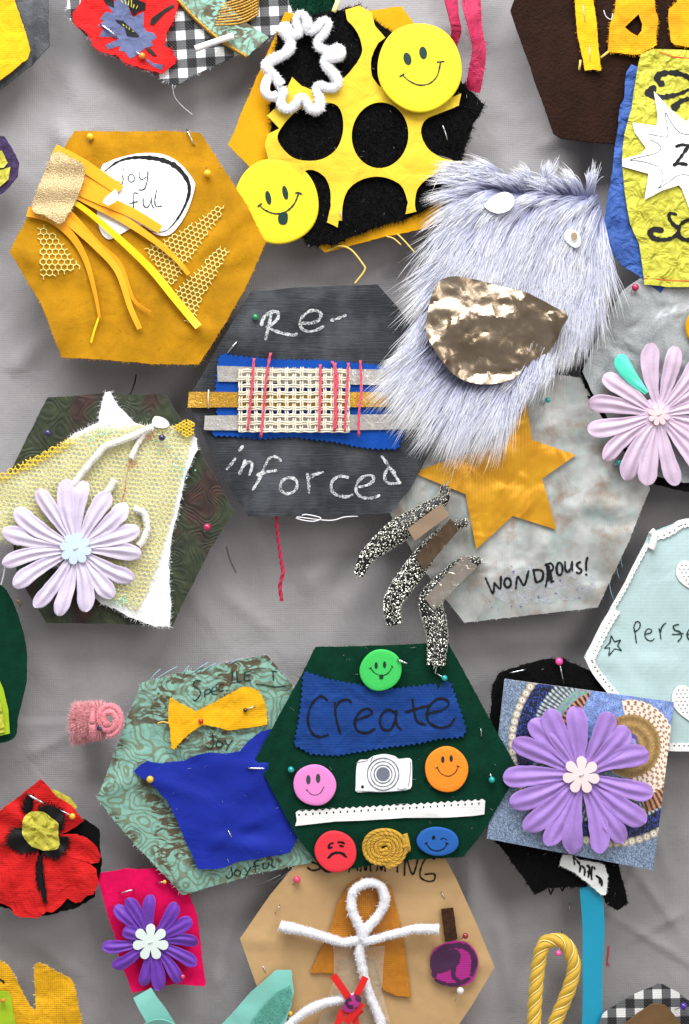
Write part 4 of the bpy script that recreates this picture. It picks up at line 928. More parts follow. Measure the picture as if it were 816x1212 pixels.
for a, b in ((130, 308), (140, 340), (172, 348), (240, 335), (287, 335), (305, 290), (378, 287), (465, 267), (488, 202), (575, 247), (598, 242), (585, 292), (240, 130), (342, 300), (250, 158)):
    x, y = z([(a, b)])[0]; k = random.uniform(.7, 1.6); v = hwn(x, y)+1.1; fl.append(([(x-k, y, v), (x, y-k*.6, v), (x+k, y, v), (x, y+k*.6, v)], [(0, 1, 2, 3)]))
mk('purple_flecks', *merge(fl), M['purplefleck'], t, smooth=False, recalc=False, kind='stuff')
zs = Zf(400, 450, 2.147)
STR = zs([(190, 235), (300, 195), (420, 160), (478, 55), (494, 152), (605, 190), (520, 250), (556, 380), (445, 345), (352, 430), (325, 290)])
STR = resample(STR, 5)
sheet('gold_star', STR, lambda x, y: hwn(x, y)+4+1.2*noise.noise(Vector((x/25, y/25, 1))), M['goldsatin'], origin=(590, 570, 0), thick=1.6, step=6, label='large gold satin star half under the shaggy fur', cat='star')
# claws
def claw(path, w, flecks, strap, smat, label):
    P = smoothline(path, 2.0); m = len(P); t = empty('lurex_claw', *P[m//2], label, 'claw', 'sparkly claws hanging off the satin hexagon')
    V, F = tube_geo(P, w, 14, flatk=.62); mk('knit_tube', V, F, M['darkglitter'], t)
    Pn = np.array(P); fg = []
    seglen = np.linalg.norm(np.diff(Pn, axis=0), axis=1).sum(); rows = int(seglen/2.5); cells = []
    for j in range(rows):
        q = (j+.5)/rows; nn_ = max(5, int(PI*w(q)*1.05/2.7))
        for c_ in range(nn_): cells.append((q, -.2+(PI+.4)*(c_+(.5 if j % 2 else 0)+random.uniform(-.2, .2))/nn_, 1 if (c_+j) % 2 else -1))
    for q, an, sgn in cells:
        q = min(.995, max(.005, q+random.uniform(-.5, .5)/rows))
        if random.random() < .18: continue
        i = min(m-2, int(q*(m-1))); c = Pn[i]+(Pn[i+1]-Pn[i])*random.random()*.6; T = Pn[i+1]-Pn[i]; T = T/np.linalg.norm(T)
        s = np.cross(T, [0, 0, 1.]); s /= np.linalg.norm(s); u = np.cross(s, T); u = u if u[2] > 0 else -u; rr = w(q)*random.uniform(1.0, 1.05)
        nrm = s*math.cos(an)+u*math.sin(an); pos = c+s*math.cos(an)*rr+u*math.sin(an)*rr*.62
        tang = s*-math.sin(an)+u*math.cos(an); dr = T+tang*.8*sgn; dr /= np.linalg.norm(dr); sd_ = np.cross(nrm, dr); L = random.uniform(.9, 1.7); wd = random.uniform(.4, .65)
        tl = nrm*random.uniform(-.3, .5)
        a, b = pos-dr*L, pos+dr*L+tl; n_ = nrm*.8
        fg.append(([tuple(a-sd_*wd), tuple(a+sd_*wd), tuple(b+sd_*wd), tuple(b-sd_*wd), tuple((a+b)/2+n_)], [(0, 1, 4), (1, 2, 4), (2, 3, 4), (3, 0, 4)]))
    for end, dr in ((0, -1), (m-1, 1)):
        for k in range(14):
            T = (Pn[1]-Pn[0]) if end == 0 else (Pn[-1]-Pn[-2]); T = T/np.linalg.norm(T)*dr; v = T+rng.normal(0, .6, 3); v /= np.linalg.norm(v); a = Pn[end]+rng.normal(0, 2.2, 3); b = a+v*random.uniform(3, 7); s = rng.normal(0, .45, 3)
            fg.append(([tuple(a-s), tuple(a+s), tuple(b)], [(0, 1, 2)]))
    mk('lurex_threads', *merge(fg), M['fleck'], t, smooth=False, recalc=False, kind='stuff')
    sheet('metal_band', resample(strap, 4), (lambda d0, cy: lambda x, y: d0+14.5-.12*(y-cy)+1.2*noise.noise(Vector((x/22, y/18, d0))))(P[m//3][2], strap[0][1]), M[smat], t, 1.2, 4)
zc = Zf(410, 560, 4.8)
def c3(pts, ds): return [(x, y, d) for (x, y), d in zip(zc(pts), ds)]
claw(c3([(562, 75), (545, 150), (440, 230), (320, 310), (200, 400), (110, 490), (70, 580)], (4, 8, 9, 10, 8, 6, 4)), lambda q: 2.5+11.5*math.sin(min(1, q*1.5+.12)*PI/2)*(1 if q < .55 else 1-(q-.55)*1.55), 1400, zc([(345, 315), (535, 172), (580, 238), (385, 384)]), 'tancard', 'upper sparkly black and silver claw with a tan metal band')
claw(c3([(690, 280), (600, 310), (500, 400), (420, 500), (340, 610), (270, 720), (262, 790), (275, 860)], (4, 7, 9, 9, 7, 5, 3, 2)), lambda q: 2.5+10*math.sin(min(1, q*1.6+.1)*PI/2)*(1 if q < .7 else 1-(q-.7)*1.3), 1100, zc([(388, 470), (585, 258), (636, 318), (440, 550)]), 'bronzefoil', 'middle sparkly claw with a dark bronze foil band')
claw(c3([(760, 500), (660, 520), (560, 620), (480, 720), (500, 840), (515, 940), (505, 1085)], (2, 6, 8, 9, 12, 17, 20)), lambda q: 3+10.5*math.sin(min(1, q*1.7+.1)*PI/2)*(1 if q < .65 else 1-(q-.65)*1.0), 1500, zc([(440, 705), (660, 465), (735, 530), (490, 770)]), 'silverfoil', 'lowest sparkly claw with a silver foil band, its tip reaching the green hexagon')
# --- chalk hexagon
hch = waver(5, 2.4, 90, seed=1.3, extra=creases((385, 345, 330, 420, 4, 9), (303, 376, 270, 430, 3, 9), (462, 600, 400, 560, 3, 10), (294, 608, 330, 560, 3, 9)))
t = empty('chalkboard_patch', 365, 475, 5, 'charcoal leathercloth hexagon chalked Re-inforced', 'fabric patch')
KP = [(222, 474), (262, 405), (297, 346), (350, 341), (447, 337), (474, 368), (512, 425), (540, 470), (512, 530), (485, 580), (462, 607), (400, 610), (360, 611), (294, 611), (262, 560)]
sheet('leathercloth', ragged(KP, .2, 5, .7), hch, M['chalkboard'], t, 3)
zr = Zf(220, 240, 2.72); zi = Zf(220, 480, 2.72)
writing('chalk_lettering', [zr([(275, 362), (268, 400), (258, 440)]), zr([(245, 395), (252, 372), (275, 354), (296, 354), (298, 372), (280, 392), (262, 402)]), zr([(262, 402), (300, 418), (345, 428), (358, 424)]), zr([(372, 390), (400, 390), (428, 380), (436, 362), (424, 350), (400, 352), (376, 370), (368, 392), (378, 410), (400, 416), (430, 408), (442, 400)]), zr([(470, 380), (490, 374), (514, 364)])], 3.5, hch, M['chalk'], t)
writing('chalk_lettering', [zi(s) for s in ([(160, 172), (148, 188), (134, 204)], [(174, 144), (184, 132)], [(192, 178), (183, 200), (174, 220)], [(182, 202), (200, 184), (212, 182), (214, 198), (206, 222)], [(306, 178), (290, 165), (268, 172), (252, 205), (236, 240), (218, 270)], [(232, 224), (262, 214), (292, 210)], [(330, 232), (310, 245), (306, 270), (325, 284), (350, 276), (360, 252), (350, 236), (330, 232)], [(392, 220), (396, 250), (398, 280)], [(394, 240), (412, 224), (442, 216)], [(522, 232), (495, 228), (472, 245), (470, 272), (490, 290), (518, 294), (536, 288)], [(560, 262), (585, 256), (604, 242), (600, 226), (575, 228), (552, 250), (550, 280), (570, 296), (600, 298), (622, 290)], [(632, 165), (650, 190), (670, 220), (690, 250)], [(672, 215), (652, 203), (640, 228), (652, 250), (690, 249)])], 3.4, hch, M['chalk'], t)
# woven raft
wv_ = empty('woven_raft', 360, 475, 10, 'cream canvas grid lashed with pink yarn over glitter strips and a zigzag blue felt band', 'weaving')
hbf2 = lambda x, y: hch(x, y)+3.5
BF = zr([(110, 500), (120, 492), (180, 500), (300, 510), (440, 512), (600, 525), (720, 540), (745, 600), (740, 690), (700, 738), (680, 790), (620, 790), (560, 785), (480, 768), (350, 752), (240, 758), (170, 750), (90, 748), (105, 690), (100, 600), (105, 540)])
sheet('blue_felt_band', pinked(BF, 6.2, 2.6), hbf2, M['bluefelt'], wv_, 3, 7)
def strip(P, m, off): sheet('glitter_strip', ragged(zr(P), .15, 5, .3), lambda x, y: hch(x, y)+off, M[m], wv_, 1.4, 6)
strip([(103, 527), (400, 536), (720, 540), (720, 590), (400, 585), (105, 577)], 'silverstrip', 6)
strip([(12, 610), (350, 612), (760, 610), (760, 658), (350, 660), (9, 660)], 'goldstrip', 6.4)
strip([(63, 686), (400, 684), (745, 682), (745, 730), (400, 735), (60, 733)], 'silverstrip', 6)
g = []
def th_(x0, y0, x1, y1, ph, vert, per):
    n = int(max(abs(x1-x0), abs(y1-y0))/1.5); P = []
    for i in range(n+1):
        q = i/n; x = x0+(x1-x0)*q; y = y0+(y1-y0)*q; P.append((x+.35*math.sin(i*.9+ph), y+.35*math.sin(i*.7+ph*2), hch(x, y)+9.4+.7*math.sin((y if vert else x)*PI/per+ph)))
    return tube_geo(P, 1.05, 5)
for k in range(15):
    x = 285.5+k*9.05
    for o in (-1.25, 1.25): g.append(th_(x+o+random.uniform(-.2, .2), 436+random.uniform(-1, 1), x+o-(.6 if k > 7 else 0), 511+random.uniform(-1, 1), k*PI, True, 8.75))
for k in range(9):
    y = 440+k*8.75
    for o in (-1.25, 1.25): g.append(th_(283+random.uniform(-1, 1), y+o, 414+random.uniform(-1, 1), y+o+.6, k*PI, False, 9.05))
mk('canvas_grid', *merge(g), M['cream'], wv_, recalc=False, kind='stuff')
for s in ([(222, 505), (215, 600), (202, 735)], [(275, 488), (262, 560), (255, 640), (244, 755)], [(434, 525), (434, 620), (430, 738)], [(472, 515), (488, 560), (482, 650), (478, 738)], [(482, 520), (480, 600), (486, 680), (480, 735)], [(524, 520), (518, 620), (512, 738)], [(562, 512), (565, 600), (558, 680), (557, 752)]):
    P = smoothline(zr(s), 2.5); n_ = len(P)
    P3 = [(x, y, hch(x, y)+12.5-(6 if i in (0, n_-1) else 0)) for i, (x, y) in enumerate(P)]
    gg = [tube_geo([(p[0]+.75*math.cos(i*.8+o), p[1], p[2]+.6*math.sin(i*.8+o)) for i, p in enumerate(P3)], 1.05, 6) for o in (0, PI)]
    mk('pink_yarn', *merge(gg), M['pinkyarn'], wv_, recalc=False)
tube('tie_thread', [(248, 462, 12), (247.5, 470, 12.6), (247.5, 484, 11)], .8, M['cream'], wv_, 5)
P = smoothline([(327, 604, 2), (328, 625, -4), (330, 645, -10), (334, 672, -16), (335, 678, -16), (331, 694, -20), (333, 712, -24)], 2.5)
mk('crimson_yarn_tail', *merge([tube_geo([(p[0]+1.1*math.cos(i*.9+o), p[1], p[2]+1.0*math.sin(i*.9+o)) for i, p in enumerate(P)], lambda q: 1.25+.5*q, 6) for o in (0, PI)]), M['crimsonyarn'], origin=(331, 650, -10), recalc=False, label='crimson yarn tail hanging below the chalked hexagon', cat='yarn')
thread([(354, 612, 3), (362, 609, 7), (380, 613, 8), (372, 617, 8), (356, 615, 7), (352, 612, 6), (390, 616, 6), (408, 612, 5), (424, 611, 3)], .7, M['chenille'], 'looped white thread along the bottom edge of the chalked hexagon')
pin(303, 376.5, 11, 'green', (308, 381, 4), 'dark green ball-headed pin left of the chalked R', 4)
needle((283, 403), (268, 421), 8.5, 'grey steel pin above the left end of the blue felt band', .9)

# --- fur creature
fu = empty('shaggy_fur_piece', 600, 340, 12, 'shaggy lavender white fur piece with white eyes and a foil mouth', 'fur piece')
FB = [(556, 207), (585, 205), (612, 222), (650, 224), (706, 232), (716, 270), (710, 330), (698, 366), (682, 392), (662, 414), (642, 442), (610, 468), (575, 482), (540, 470), (500, 450), (492, 422), (505, 382), (520, 340), (536, 295), (548, 240)]
hf = waver(12, 2, 60)
sheet('knit_backing', FB, hf, M['furback'], fu, 4)
def flow(x, y):
    t_ = (x-520)/200
    a = 2.2-.55*max(0, min(1, t_))           # direction angle in the plan: down-left at left, down at right
    vx, vy = math.cos(a), math.sin(a)
    if y < 256:
        k = min(1.3, (256-y)/28)
        vx += k*(-.7 if x < 590 else .35*math.sin(x/9)-.15); vy -= k*1.35
    vx += .6*noise.noise(Vector((x/26, y/30, 2))); vy += .35*noise.noise(Vector((x/26, y/30, 12)))
    n_ = math.hypot(vx, vy) or 1; return vx/n_, vy/n_
NF = 38000
mouth = smoothline(Zf(480, 320, 4.08)([(95, 250), (130, 110), (190, 50), (300, 55), (420, 85), (560, 125), (700, 190), (765, 230), (740, 290), (690, 390), (590, 460), (510, 530), (400, 558), (290, 545), (200, 490), (120, 380), (95, 310)]), 5, True)
mouthR = [(582+(x-582)*.9, 393+(y-393)*.84) for x, y in mouth]
Q = scatter(FB, NF, [mouthR])
cl = scatter(FB, 620); 
d2 = np.empty(NF, int)
for s in range(0, NF, 3000): d2[s:s+3000] = np.argmin((Q[s:s+3000, None, 0]-cl[None, :, 0])**2+(Q[s:s+3000, None, 1]-cl[None, :, 1])**2, axis=1)
eyeL = [(572, 247), (580, 238), (594, 232), (604, 236), (606, 244), (601, 253), (588, 257), (577, 253)]; eyeR = [(665, 281), (672, 275), (682, 282), (684, 292), (678, 297), (668, 290)]
segs = 6; cf = [flow(*c) for c in cl]; cL = rng.uniform(50, 92, len(cl))
V = np.empty((NF, 2*segs+1, 3)); C = np.empty((NF, 2*segs+1, 3))
base_c = np.array(lin('#8286ae')); tipc = np.array(lin('#f6f6fb')); mid_c = np.array(lin('#dfe1f0'))  # white-tipped fur; root colour darkened so gaps between clumps look shaded
tone = rng.uniform(.0, 1, len(cl)); gk = rng.uniform(.5, .95, len(cl)) 
for i in range(NF):
    x, y = Q[i]; k = d2[i]; fx, fy = cf[k]; cx_, cy_ = cl[k]; L = cL[k]*rng.uniform(.6, 1.08)
    if y < 250: L *= .62
    if x > 610 and y > 300: L *= max(.55, 1-(y-300)/260)
    fx2, fy2 = fx+rng.normal(0, .09), fy+rng.normal(0, .09)
    hgt = rng.uniform(5, 17); dz0 = hf(x, y)
    cj = rng.uniform(.85, 1.1)
    g_ = gk[k]; ph = rng.uniform(-3, 3)
    px, py = -fy2, fx2
    ww = rng.uniform(.65, 1.15)
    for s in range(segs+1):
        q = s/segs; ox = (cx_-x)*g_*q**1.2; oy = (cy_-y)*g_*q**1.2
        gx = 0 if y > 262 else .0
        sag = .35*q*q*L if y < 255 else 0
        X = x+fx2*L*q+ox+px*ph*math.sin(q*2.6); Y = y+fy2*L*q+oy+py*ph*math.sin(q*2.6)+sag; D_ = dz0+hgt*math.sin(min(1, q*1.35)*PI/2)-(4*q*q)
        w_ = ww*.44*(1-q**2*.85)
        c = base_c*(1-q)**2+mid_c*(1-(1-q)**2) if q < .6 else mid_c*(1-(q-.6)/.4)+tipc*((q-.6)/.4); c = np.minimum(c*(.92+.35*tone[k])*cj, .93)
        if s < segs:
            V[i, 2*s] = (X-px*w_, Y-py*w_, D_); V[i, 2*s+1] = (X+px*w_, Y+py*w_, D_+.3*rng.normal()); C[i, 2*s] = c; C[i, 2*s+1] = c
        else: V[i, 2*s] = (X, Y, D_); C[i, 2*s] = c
m = 2*segs+1; tri = []
for k in range(segs-1): a = 2*k; tri += [[a, a+1, a+3], [a, a+3, a+2]]
tri.append([m-3, m-2, m-1]); F = ((np.arange(NF)*m)[:, None, None]+np.array(tri)[None]).reshape(-1, 3)
def furm():
    n = N('lavender_fur'); a = n.t.nodes.new('ShaderNodeAttribute'); a.attribute_name = 'tint'; n.set('Base Color', a.outputs['Color']); n.set('Roughness', .55); n.set('Specular IOR Level', .35)
    tr = n.t.nodes.new('ShaderNodeBsdfTranslucent'); n.t.links.new(a.outputs['Color'], tr.inputs[0]); mx = n.t.nodes.new('ShaderNodeMixShader'); mx.inputs[0].default_value = .35
    n.t.links.new(n.b.outputs[0], mx.inputs[1]); n.t.links.new(tr.outputs[0], mx.inputs[2]); n.t.links.new(mx.outputs[0], n.out.inputs[0]); return n.m
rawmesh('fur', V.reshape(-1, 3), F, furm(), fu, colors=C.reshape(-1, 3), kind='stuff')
def cxe(x): return 588 if x < 630 else 675
def hmo(x, y):
    ly = 402-.40*(x-510)+9*math.sin(x/13)+6*noise.noise(Vector((x/8, 2, 2)))     # fold line across the foil
    s = y-ly
    v = 47-.30*s if s > 0 else 47+.42*s
    v = 47-.30*s if s > 0 else 47-11*(1-math.exp(s*.05))+.06*s
    v += 5.2*noise.noise(Vector((x/24, y/20, 6)))+3.2*abs(noise.noise(Vector((x/17, y/13, 3))))+1.6*abs(noise.noise(Vector((x/8, y/9, 13))))
    e = math.hypot((x-582)/80, (y-393)/62)
    if s > 30 and e > .86: v += 16*(e-.86)*3
    return v
sheet('foil_mouth', resample(mouth, 3), hmo, M['foil'], fu, .8, 3.2, sharp=25)
for P, nm in ((eyeL, 'wide white eye'), (eyeR, 'small white eye')): sheet('paper_eye', smoothline(P, 2, True), (lambda x, y: 30+.16*(x-cxe(x))+2.5*noise.noise(Vector((x/9, y/9, 2)))), M['paper'], fu, 1.2, 3, label=nm)
sheet('tan_pupil', ell(676, 284, 4, 4.5, 14), lambda x, y: 33.4, M['tancard'], fu, .6, 3)
pin(648, 474, 8, 'teal', (642, 480, 0), 'small teal pin on the satin hexagon at the lower right tips of the fur', 3.2)
pin(732, 548, 6, 'teal', (724, 552, -3), 'teal pin on the satin hexagon beneath the rosy lilac daisy', 3.9)

# --- flower at right
zf = Zf(640, 300, 3.79)
tips = zf([(485, 405), (600, 420), (720, 455), (800, 540), (845, 660), (840, 790), (790, 900), (725, 985), (600, 1042), (465, 1042), (372, 1018), (275, 928), (205, 795), (205, 672), (275, 550)])
fl_ = flower(777.5, 491.5, 14, tips, 22, M['lilacpink'], 'rosy lilac daisy with a tiny pink blossom and one aqua petal, at the right edge', M['pinkb'], 8, 13, 5.5, 3.3, .3, 21)
V, F = petal_geo(764, 466, 15, *zf([(335, 462)])[0], 19, 0, 5, 2, .3, 3); mk('aqua_petal', V, F, M['aquapetal'], fl_, sharp=60, label='shiny aqua petal')

# --- pale aqua patch with lace
ha = waver(-1, 2, 90, seed=9.9, extra=creases((730, 770, 775, 818, -2.5, 6), (768, 635, 800, 720, 3, 10), (700, 780, 800, 790, 3, 10)))
t = empty('lace_trimmed_patch', 770, 770, -1, 'pale aqua cotton patch edged with white lace and lettered Perfect', 'fabric patch')
AP = [(692, 778), (712, 738), (735, 700), (757, 655), (768, 632), (800, 618), (860, 612), (950, 640), (980, 780), (920, 888), (830, 888), (790, 886), (760, 850), (712, 808)]
sheet('aqua_cotton', ragged(AP, .4, 4, .8), ha, M['gauze'], t, 2)
def lace(path, w, h, off, parent, side=1, pitch=7, hole=1.5, name='lace_edging', scal=1.5):
    P = smoothline(path, 2.0); n_ = len(P); L = 0; A = []; B = []; holes = []; acc = pitch/2
    for i in range(n_):
        a, b = P[max(0, i-1)], P[min(n_-1, i+1)]; tx, ty = b[0]-a[0], b[1]-a[1]; l = math.hypot(tx, ty) or 1; nx_, ny_ = -ty/l*side, tx/l*side
        if i: L += math.dist(P[i], P[i-1])
        s = scal*abs(math.sin(L*PI/pitch)); A.append((P[i][0], P[i][1])); B.append((P[i][0]+nx_*(w+s), P[i][1]+ny_*(w+s)))
        if L > acc and 3 < i < n_-3: holes.append(ell(P[i][0]+nx_*w*.72, P[i][1]+ny_*w*.72, hole, hole*.8, 7)); acc += pitch
    return sheet(name, A+B[::-1], lambda x, y: h(x, y)+off+.5*noise.noise(Vector((x/6, y/6, 1))), M['lace'], parent, 1.2, 3, holes=holes)
zl = Zf(680, 600, 6)
lace([(693, 776), (702, 758), (712, 738), (724, 718)], 11, ha, 2.2, t, 1, 6, 1.0)
lace([(722, 720), (737, 694), (749, 670), (764, 642)], 4.5, ha, 2.4, t, 1, 6, .8)
lace([(768, 630), (782, 628), (795, 622), (803, 616), (820, 613), (850, 612), (900, 625)], 9, ha, 2.4, t, 1, 6, 1.3)
lace([(692, 778), (700, 795), (715, 815), (735, 838), (760, 862)], 9, ha, 2.6, t, -1, 6, 1.3)
lace([(770, 887), (800, 889), (830, 889), (900, 888)], 9, ha, 2.4, t, -1, 6, 1.3)
tube('lace_fold', [(x, y, 3.5) for x, y in smoothline([(770, 628), (774, 634), (772, 646), (770, 650)], 2)], 4.5, M['lace'], t, 8)
heart = lambda cx, cy, k, a: [(cx+k*(math.cos(a)*x-math.sin(a)*y), cy+k*(math.sin(a)*x+math.cos(a)*y)) for x, y in [(0, 1), (-.7, .45), (-1, -.1), (-.85, -.6), (-.45, -.75), (0, -.45), (.45, -.75), (.85, -.6), (1, -.1), (.7, .45)]]
for cx_, cy_, k_, a_ in ((827, 678, 26, -.3), (826, 830, 30, -.2)):
    O = smoothline(heart(cx_, cy_, k_, a_), 3, True); Oi = [(cx_+(x-cx_)*.86, cy_+(y-cy_)*.86) for x, y in O]; hl_ = []
    for r_ in range(-8, 9):
        for c_ in range(-8, 9):
            p = (cx_+c_*5+(2.5 if r_ % 2 else 0), cy_+r_*4.4)
            if inside(np.array([p]), Oi)[0]: hl_.append(ell(p[0], p[1], .95, .95, 6))
    sheet('lace_heart', O, lambda x, y: ha(x, y)+2, M['lace'], t, 1, 4, holes=hl_)
writing('lettering', [zl(s) for s in ([(442, 965), (434, 905), (424, 855)], [(424, 858), (438, 818), (466, 820), (466, 858), (434, 888)], [(504, 906), (545, 893), (550, 872), (520, 868), (502, 905), (515, 940), (550, 952), (568, 936)], [(604, 865), (612, 900), (616, 936)], [(612, 895), (626, 850), (652, 824)], [(742, 835), (706, 846), (716, 875), (755, 890), (762, 925), (738, 955)], [(700, 905), (735, 905), (775, 898)], [(810, 906), (845, 893), (850, 872), (820, 868), (802, 905), (815, 940), (850, 952)])], 1.6, ha, M['inkgreen'], t, .6)
writing('star_drawing', [zl([(262, 915), (288, 958)]), zl([(288, 958), (330, 945)]), zl([(330, 945), (308, 985)]), zl([(308, 985), (336, 1020)]), zl([(336, 1020), (288, 1008)]), zl([(288, 1008), (245, 1055)]), zl([(245, 1055), (252, 1000)]), zl([(252, 1000), (215, 1005)]), zl([(215, 1005), (255, 962)]), zl([(255, 962), (262, 915)])], 1.3, ha, M['inkgreen'], t, .6)
M['bluethread'] = plain('pale_blue_thread', '#8fb4c4', rough=.6)
for a, b, l in (((736, 659), (739, 672), 'upper pale blue thread'), ((731, 672), (735, 685), 'middle pale blue thread'), ((722, 690), (729, 713), 'lowest and longest pale blue thread')):
    thread([(a[0], a[1], -6), ((a[0]+b[0])/2-1, (a[1]+b[1])/2, -8), (b[0], b[1], -12)], .6, M['bluethread'], l+' between the satin hexagon and the lace edge')

# --- pink felt square
hpk = waver(-8, 1.5, 50)
t = sheet('pink_felt_square', ragged([(113, 1036), (150, 1030), (190, 1029), (220, 1050), (232, 1085), (244, 1166), (242, 1170), (205, 1166), (180, 1172), (155, 1178), (146, 1150), (128, 1090)], .5), hpk, M['pinkfelt'], origin=(180, 1100, -8), thick=3, label='hot pink felt square under the small violet flower', cat='felt square')
pile('felt_nap', [(116, 1038), (215, 1052), (240, 1165), (155, 1170)], hpk, 900, 2, M['pinkfelt'], t, w=.3)
zf = Zf(100, 1020, 5.1)
flower(179, 1114, 2, zf([(400, 195), (560, 245), (650, 345), (690, 480), (680, 615), (580, 728), (455, 772), (355, 745), (175, 635), (110, 510), (235, 410), (185, 265), (260, 215)]), 16, M['violet'], 'small deep violet flower with a white seven-lobed centre, on the pink felt square', M['whiteb'], 7, 21.5, 8.5, 5.6, -PI/2, 14)
needle(zf([(210, 192)])[0], zf([(300, 170)])[0], -4, 'rose steel pin across the top of the pink felt square', .9)
pin(195, 1044, -1, 'yellow', (184, 1046, -6), 'tiny yellow pin at the top of the pink felt square beside the teal brocade', 2.4)
pin(217, 1155, 4, 'rose', (222, 1157, -6), 'small rose pin at the lower right petal of the violet flower', 2.6)

# --- poppy
t = empty('poppy_flower', 55, 1005, -2, 'red fabric poppy with black blotches and a yellow green centre at the left edge', 'fabric flower')
z = Zf(0, 910, 6.28); hq = waver(0, 2.5, 40, extra=lambda x, y: 1.8*math.sin(math.atan2(y-985, x-52)*9))
sheet('black_felt_lining', ragged(z([(620, 380), (735, 460), (735, 560), (750, 700), (700, 960), (540, 1050), (380, 1090), (150, 1115), (60, 1050), (-200, 1000), (-200, 400), (300, 300)]), .8), waver(-6, 1.5, 40), M['blackfelt'], t, 3)
sheet('green_leaf', z([(380, 150), (430, 170), (520, 220), (575, 290), (520, 320), (400, 250)]), waver(-3, 1, 20), M['limegold'], t, 1.5)
def petal2(P, off, m='redcloth'): sheet('petal', ragged(z(P), .5, 3, .8), lambda x, y: hq(x, y)+off, M[m], t, 1.6, 5)
petal2([(-150, 420), (0, 310), (150, 200), (300, 75), (345, 110), (420, 200), (540, 280), (625, 385), (520, 460), (430, 500), (300, 520), (100, 560), (-150, 600)], 0)
petal2([(450, 485), (560, 480), (650, 510), (720, 580), (755, 650), (735, 700), (680, 705), (600, 680), (480, 640), (380, 600)], 1.6)
petal2([(320, 600), (480, 620), (640, 690), (715, 740), (740, 850), (700, 930), (640, 950), (600, 990), (560, 1000), (500, 960), (450, 1020), (390, 1060), (345, 1050), (330, 900)], .8)
petal2([(-120, 540), (100, 560), (290, 590), (300, 700), (330, 900), (345, 1060), (290, 1100), (160, 1105), (100, 1080), (80, 1030), (0, 990), (-120, 1000)], 2.4)
def blotch(P, n_=260, off=3.4):
    O = smoothline(z(P), 3, True); cx_, cy_ = 52, 985; O2 = ragged(O, 1.4, 2, 1.5)
    flat('black_blotch', O2, lambda x, y: hq(x, y)+off-.4, M['ink'], t, .5, 4)
    Pn = np.array([O2[k] for k in rng.integers(0, len(O2), n_)]); D = Pn-np.array([cx_, cy_]); D /= np.linalg.norm(D, axis=1, keepdims=True); D = np.column_stack([D+rng.normal(0, .25, D.shape), rng.normal(0.1, .1, n_)])
    fibres('blotch_streaks', np.column_stack([Pn, [hq(*p)+off+.3 for p in Pn]]), D, rng.uniform(2, 6, n_), .9, M['ink'], t, bend=.1, kind='stuff')
blotch([(180, 300), (210, 210), (250, 210), (245, 290), (215, 330)])
blotch([(60, 520), (100, 450), (170, 440), (260, 520), (290, 590), (200, 620), (120, 600), (70, 570)])
blotch([(290, 290), (360, 265), (430, 290), (480, 350), (470, 430), (430, 470), (380, 380), (310, 340)])
blotch([(400, 540), (450, 500), (500, 510), (510, 560), (470, 620), (400, 655), (320, 620), (310, 585)])
blotch([(290, 640), (320, 640), (330, 800), (350, 940), (345, 980), (310, 900), (275, 780)])
cpts = ragged(smoothline(z([(200, 340), (250, 312), (350, 325), (390, 360), (445, 400), (440, 450), (448, 520), (440, 585), (370, 600), (300, 590), (220, 555), (175, 490), (175, 400)]), 4, True), .5, 3, .8)
sheet('yellow_green_centre', cpts, lambda x, y: hq(x, y)+6.5, M['limegold'], t, 2.2, 4)
needle((34, 939), (55, 950), 8, 'white-looking steel pin across the top of the red poppy', 1.3)
pin(87, 965, 8, 'yellow', (68, 956, 3.4), 'yellow ball-headed pin in the upper right of the red poppy', 3.7)

# --- dark green ellipse at left edge
t = empty('green_felt_patch', 0, 790, -2, 'dark green felt patch with a lime strip, cut off at the left edge', 'fabric patch')
sheet('green_felt', ragged(smoothline([(-60, 700), (-10, 690), (4, 696), (14, 712), (26, 745), (31, 780), (29, 820), (20, 850), (15, 875), (-20, 880), (-90, 870), (-120, 780)], 4, True), .3), waver(-3, 1.5, 60), M['darkgreenfelt'], t, 3)
sheet('lime_strip', [(-40, 810), (0, 806), (4, 815), (10, 840), (12, 868), (0, 871), (-40, 878)], waver(1, .8, 20), M['limefelt'], t, 2)
sheet('lime_strip', [(-40, 822), (0, 824), (5, 850), (7, 866), (-40, 874)], waver(3.4, .8, 20), M['tissue'], t, 1)
thread([(6, 662, -2), (4, 680, -4), (-2, 700, -4), (-8, 712, -3)], .7, M['chenille'], 'white thread running from the pale daisy to the green felt at the left edge')

# --- pink wool roll
t = empty('pink_wool_roll', 115, 855, -10, 'fuzzy pink wool rolled into a spiral button on the grey sheet', 'wool roll')
V, F = tube_geo(smoothline([(88, 858, -16), (100, 857, -12), (122, 853, -4)], 3), lambda q: 19-3*q+2.5*math.sin(q*17), 18); o = mk('roll_body', V, F, M['pinkwool'], t, sharp=60)
Pb = []; Db = []
for _ in range(11000):
    q = random.random(); a = random.uniform(0, 2*PI); rr = 20-3*q; x = 86+36*q; y = 858-5*q; s = (math.sin(a), math.cos(a)); Pb.append((x-s[0]*2, y+s[1]*rr, -15+11*q+s[0]*rr*.95)); v = np.array([random.gauss(-.2, .5), s[1], s[0]])+rng.normal(0, .35, 3); Db.append(v/np.linalg.norm(v))
fibres('wool_nap', Pb, Db, rng.uniform(2, 10, len(Pb)), .5, M['pinkwoolnap'], t, kind='stuff')
sp = [(130+(4.5+k*.155)*math.cos(k*.16+1)*.9, 850+(4.5+k*.155)*math.sin(k*.16+1)*1.12, 13-k*.03) for k in range(0, 84)]
fluffy('spiral_end', sp, 4.6, M['pinkwool'], M['pinkwoolnap'], parent=t, dens=14, hair=2.4)
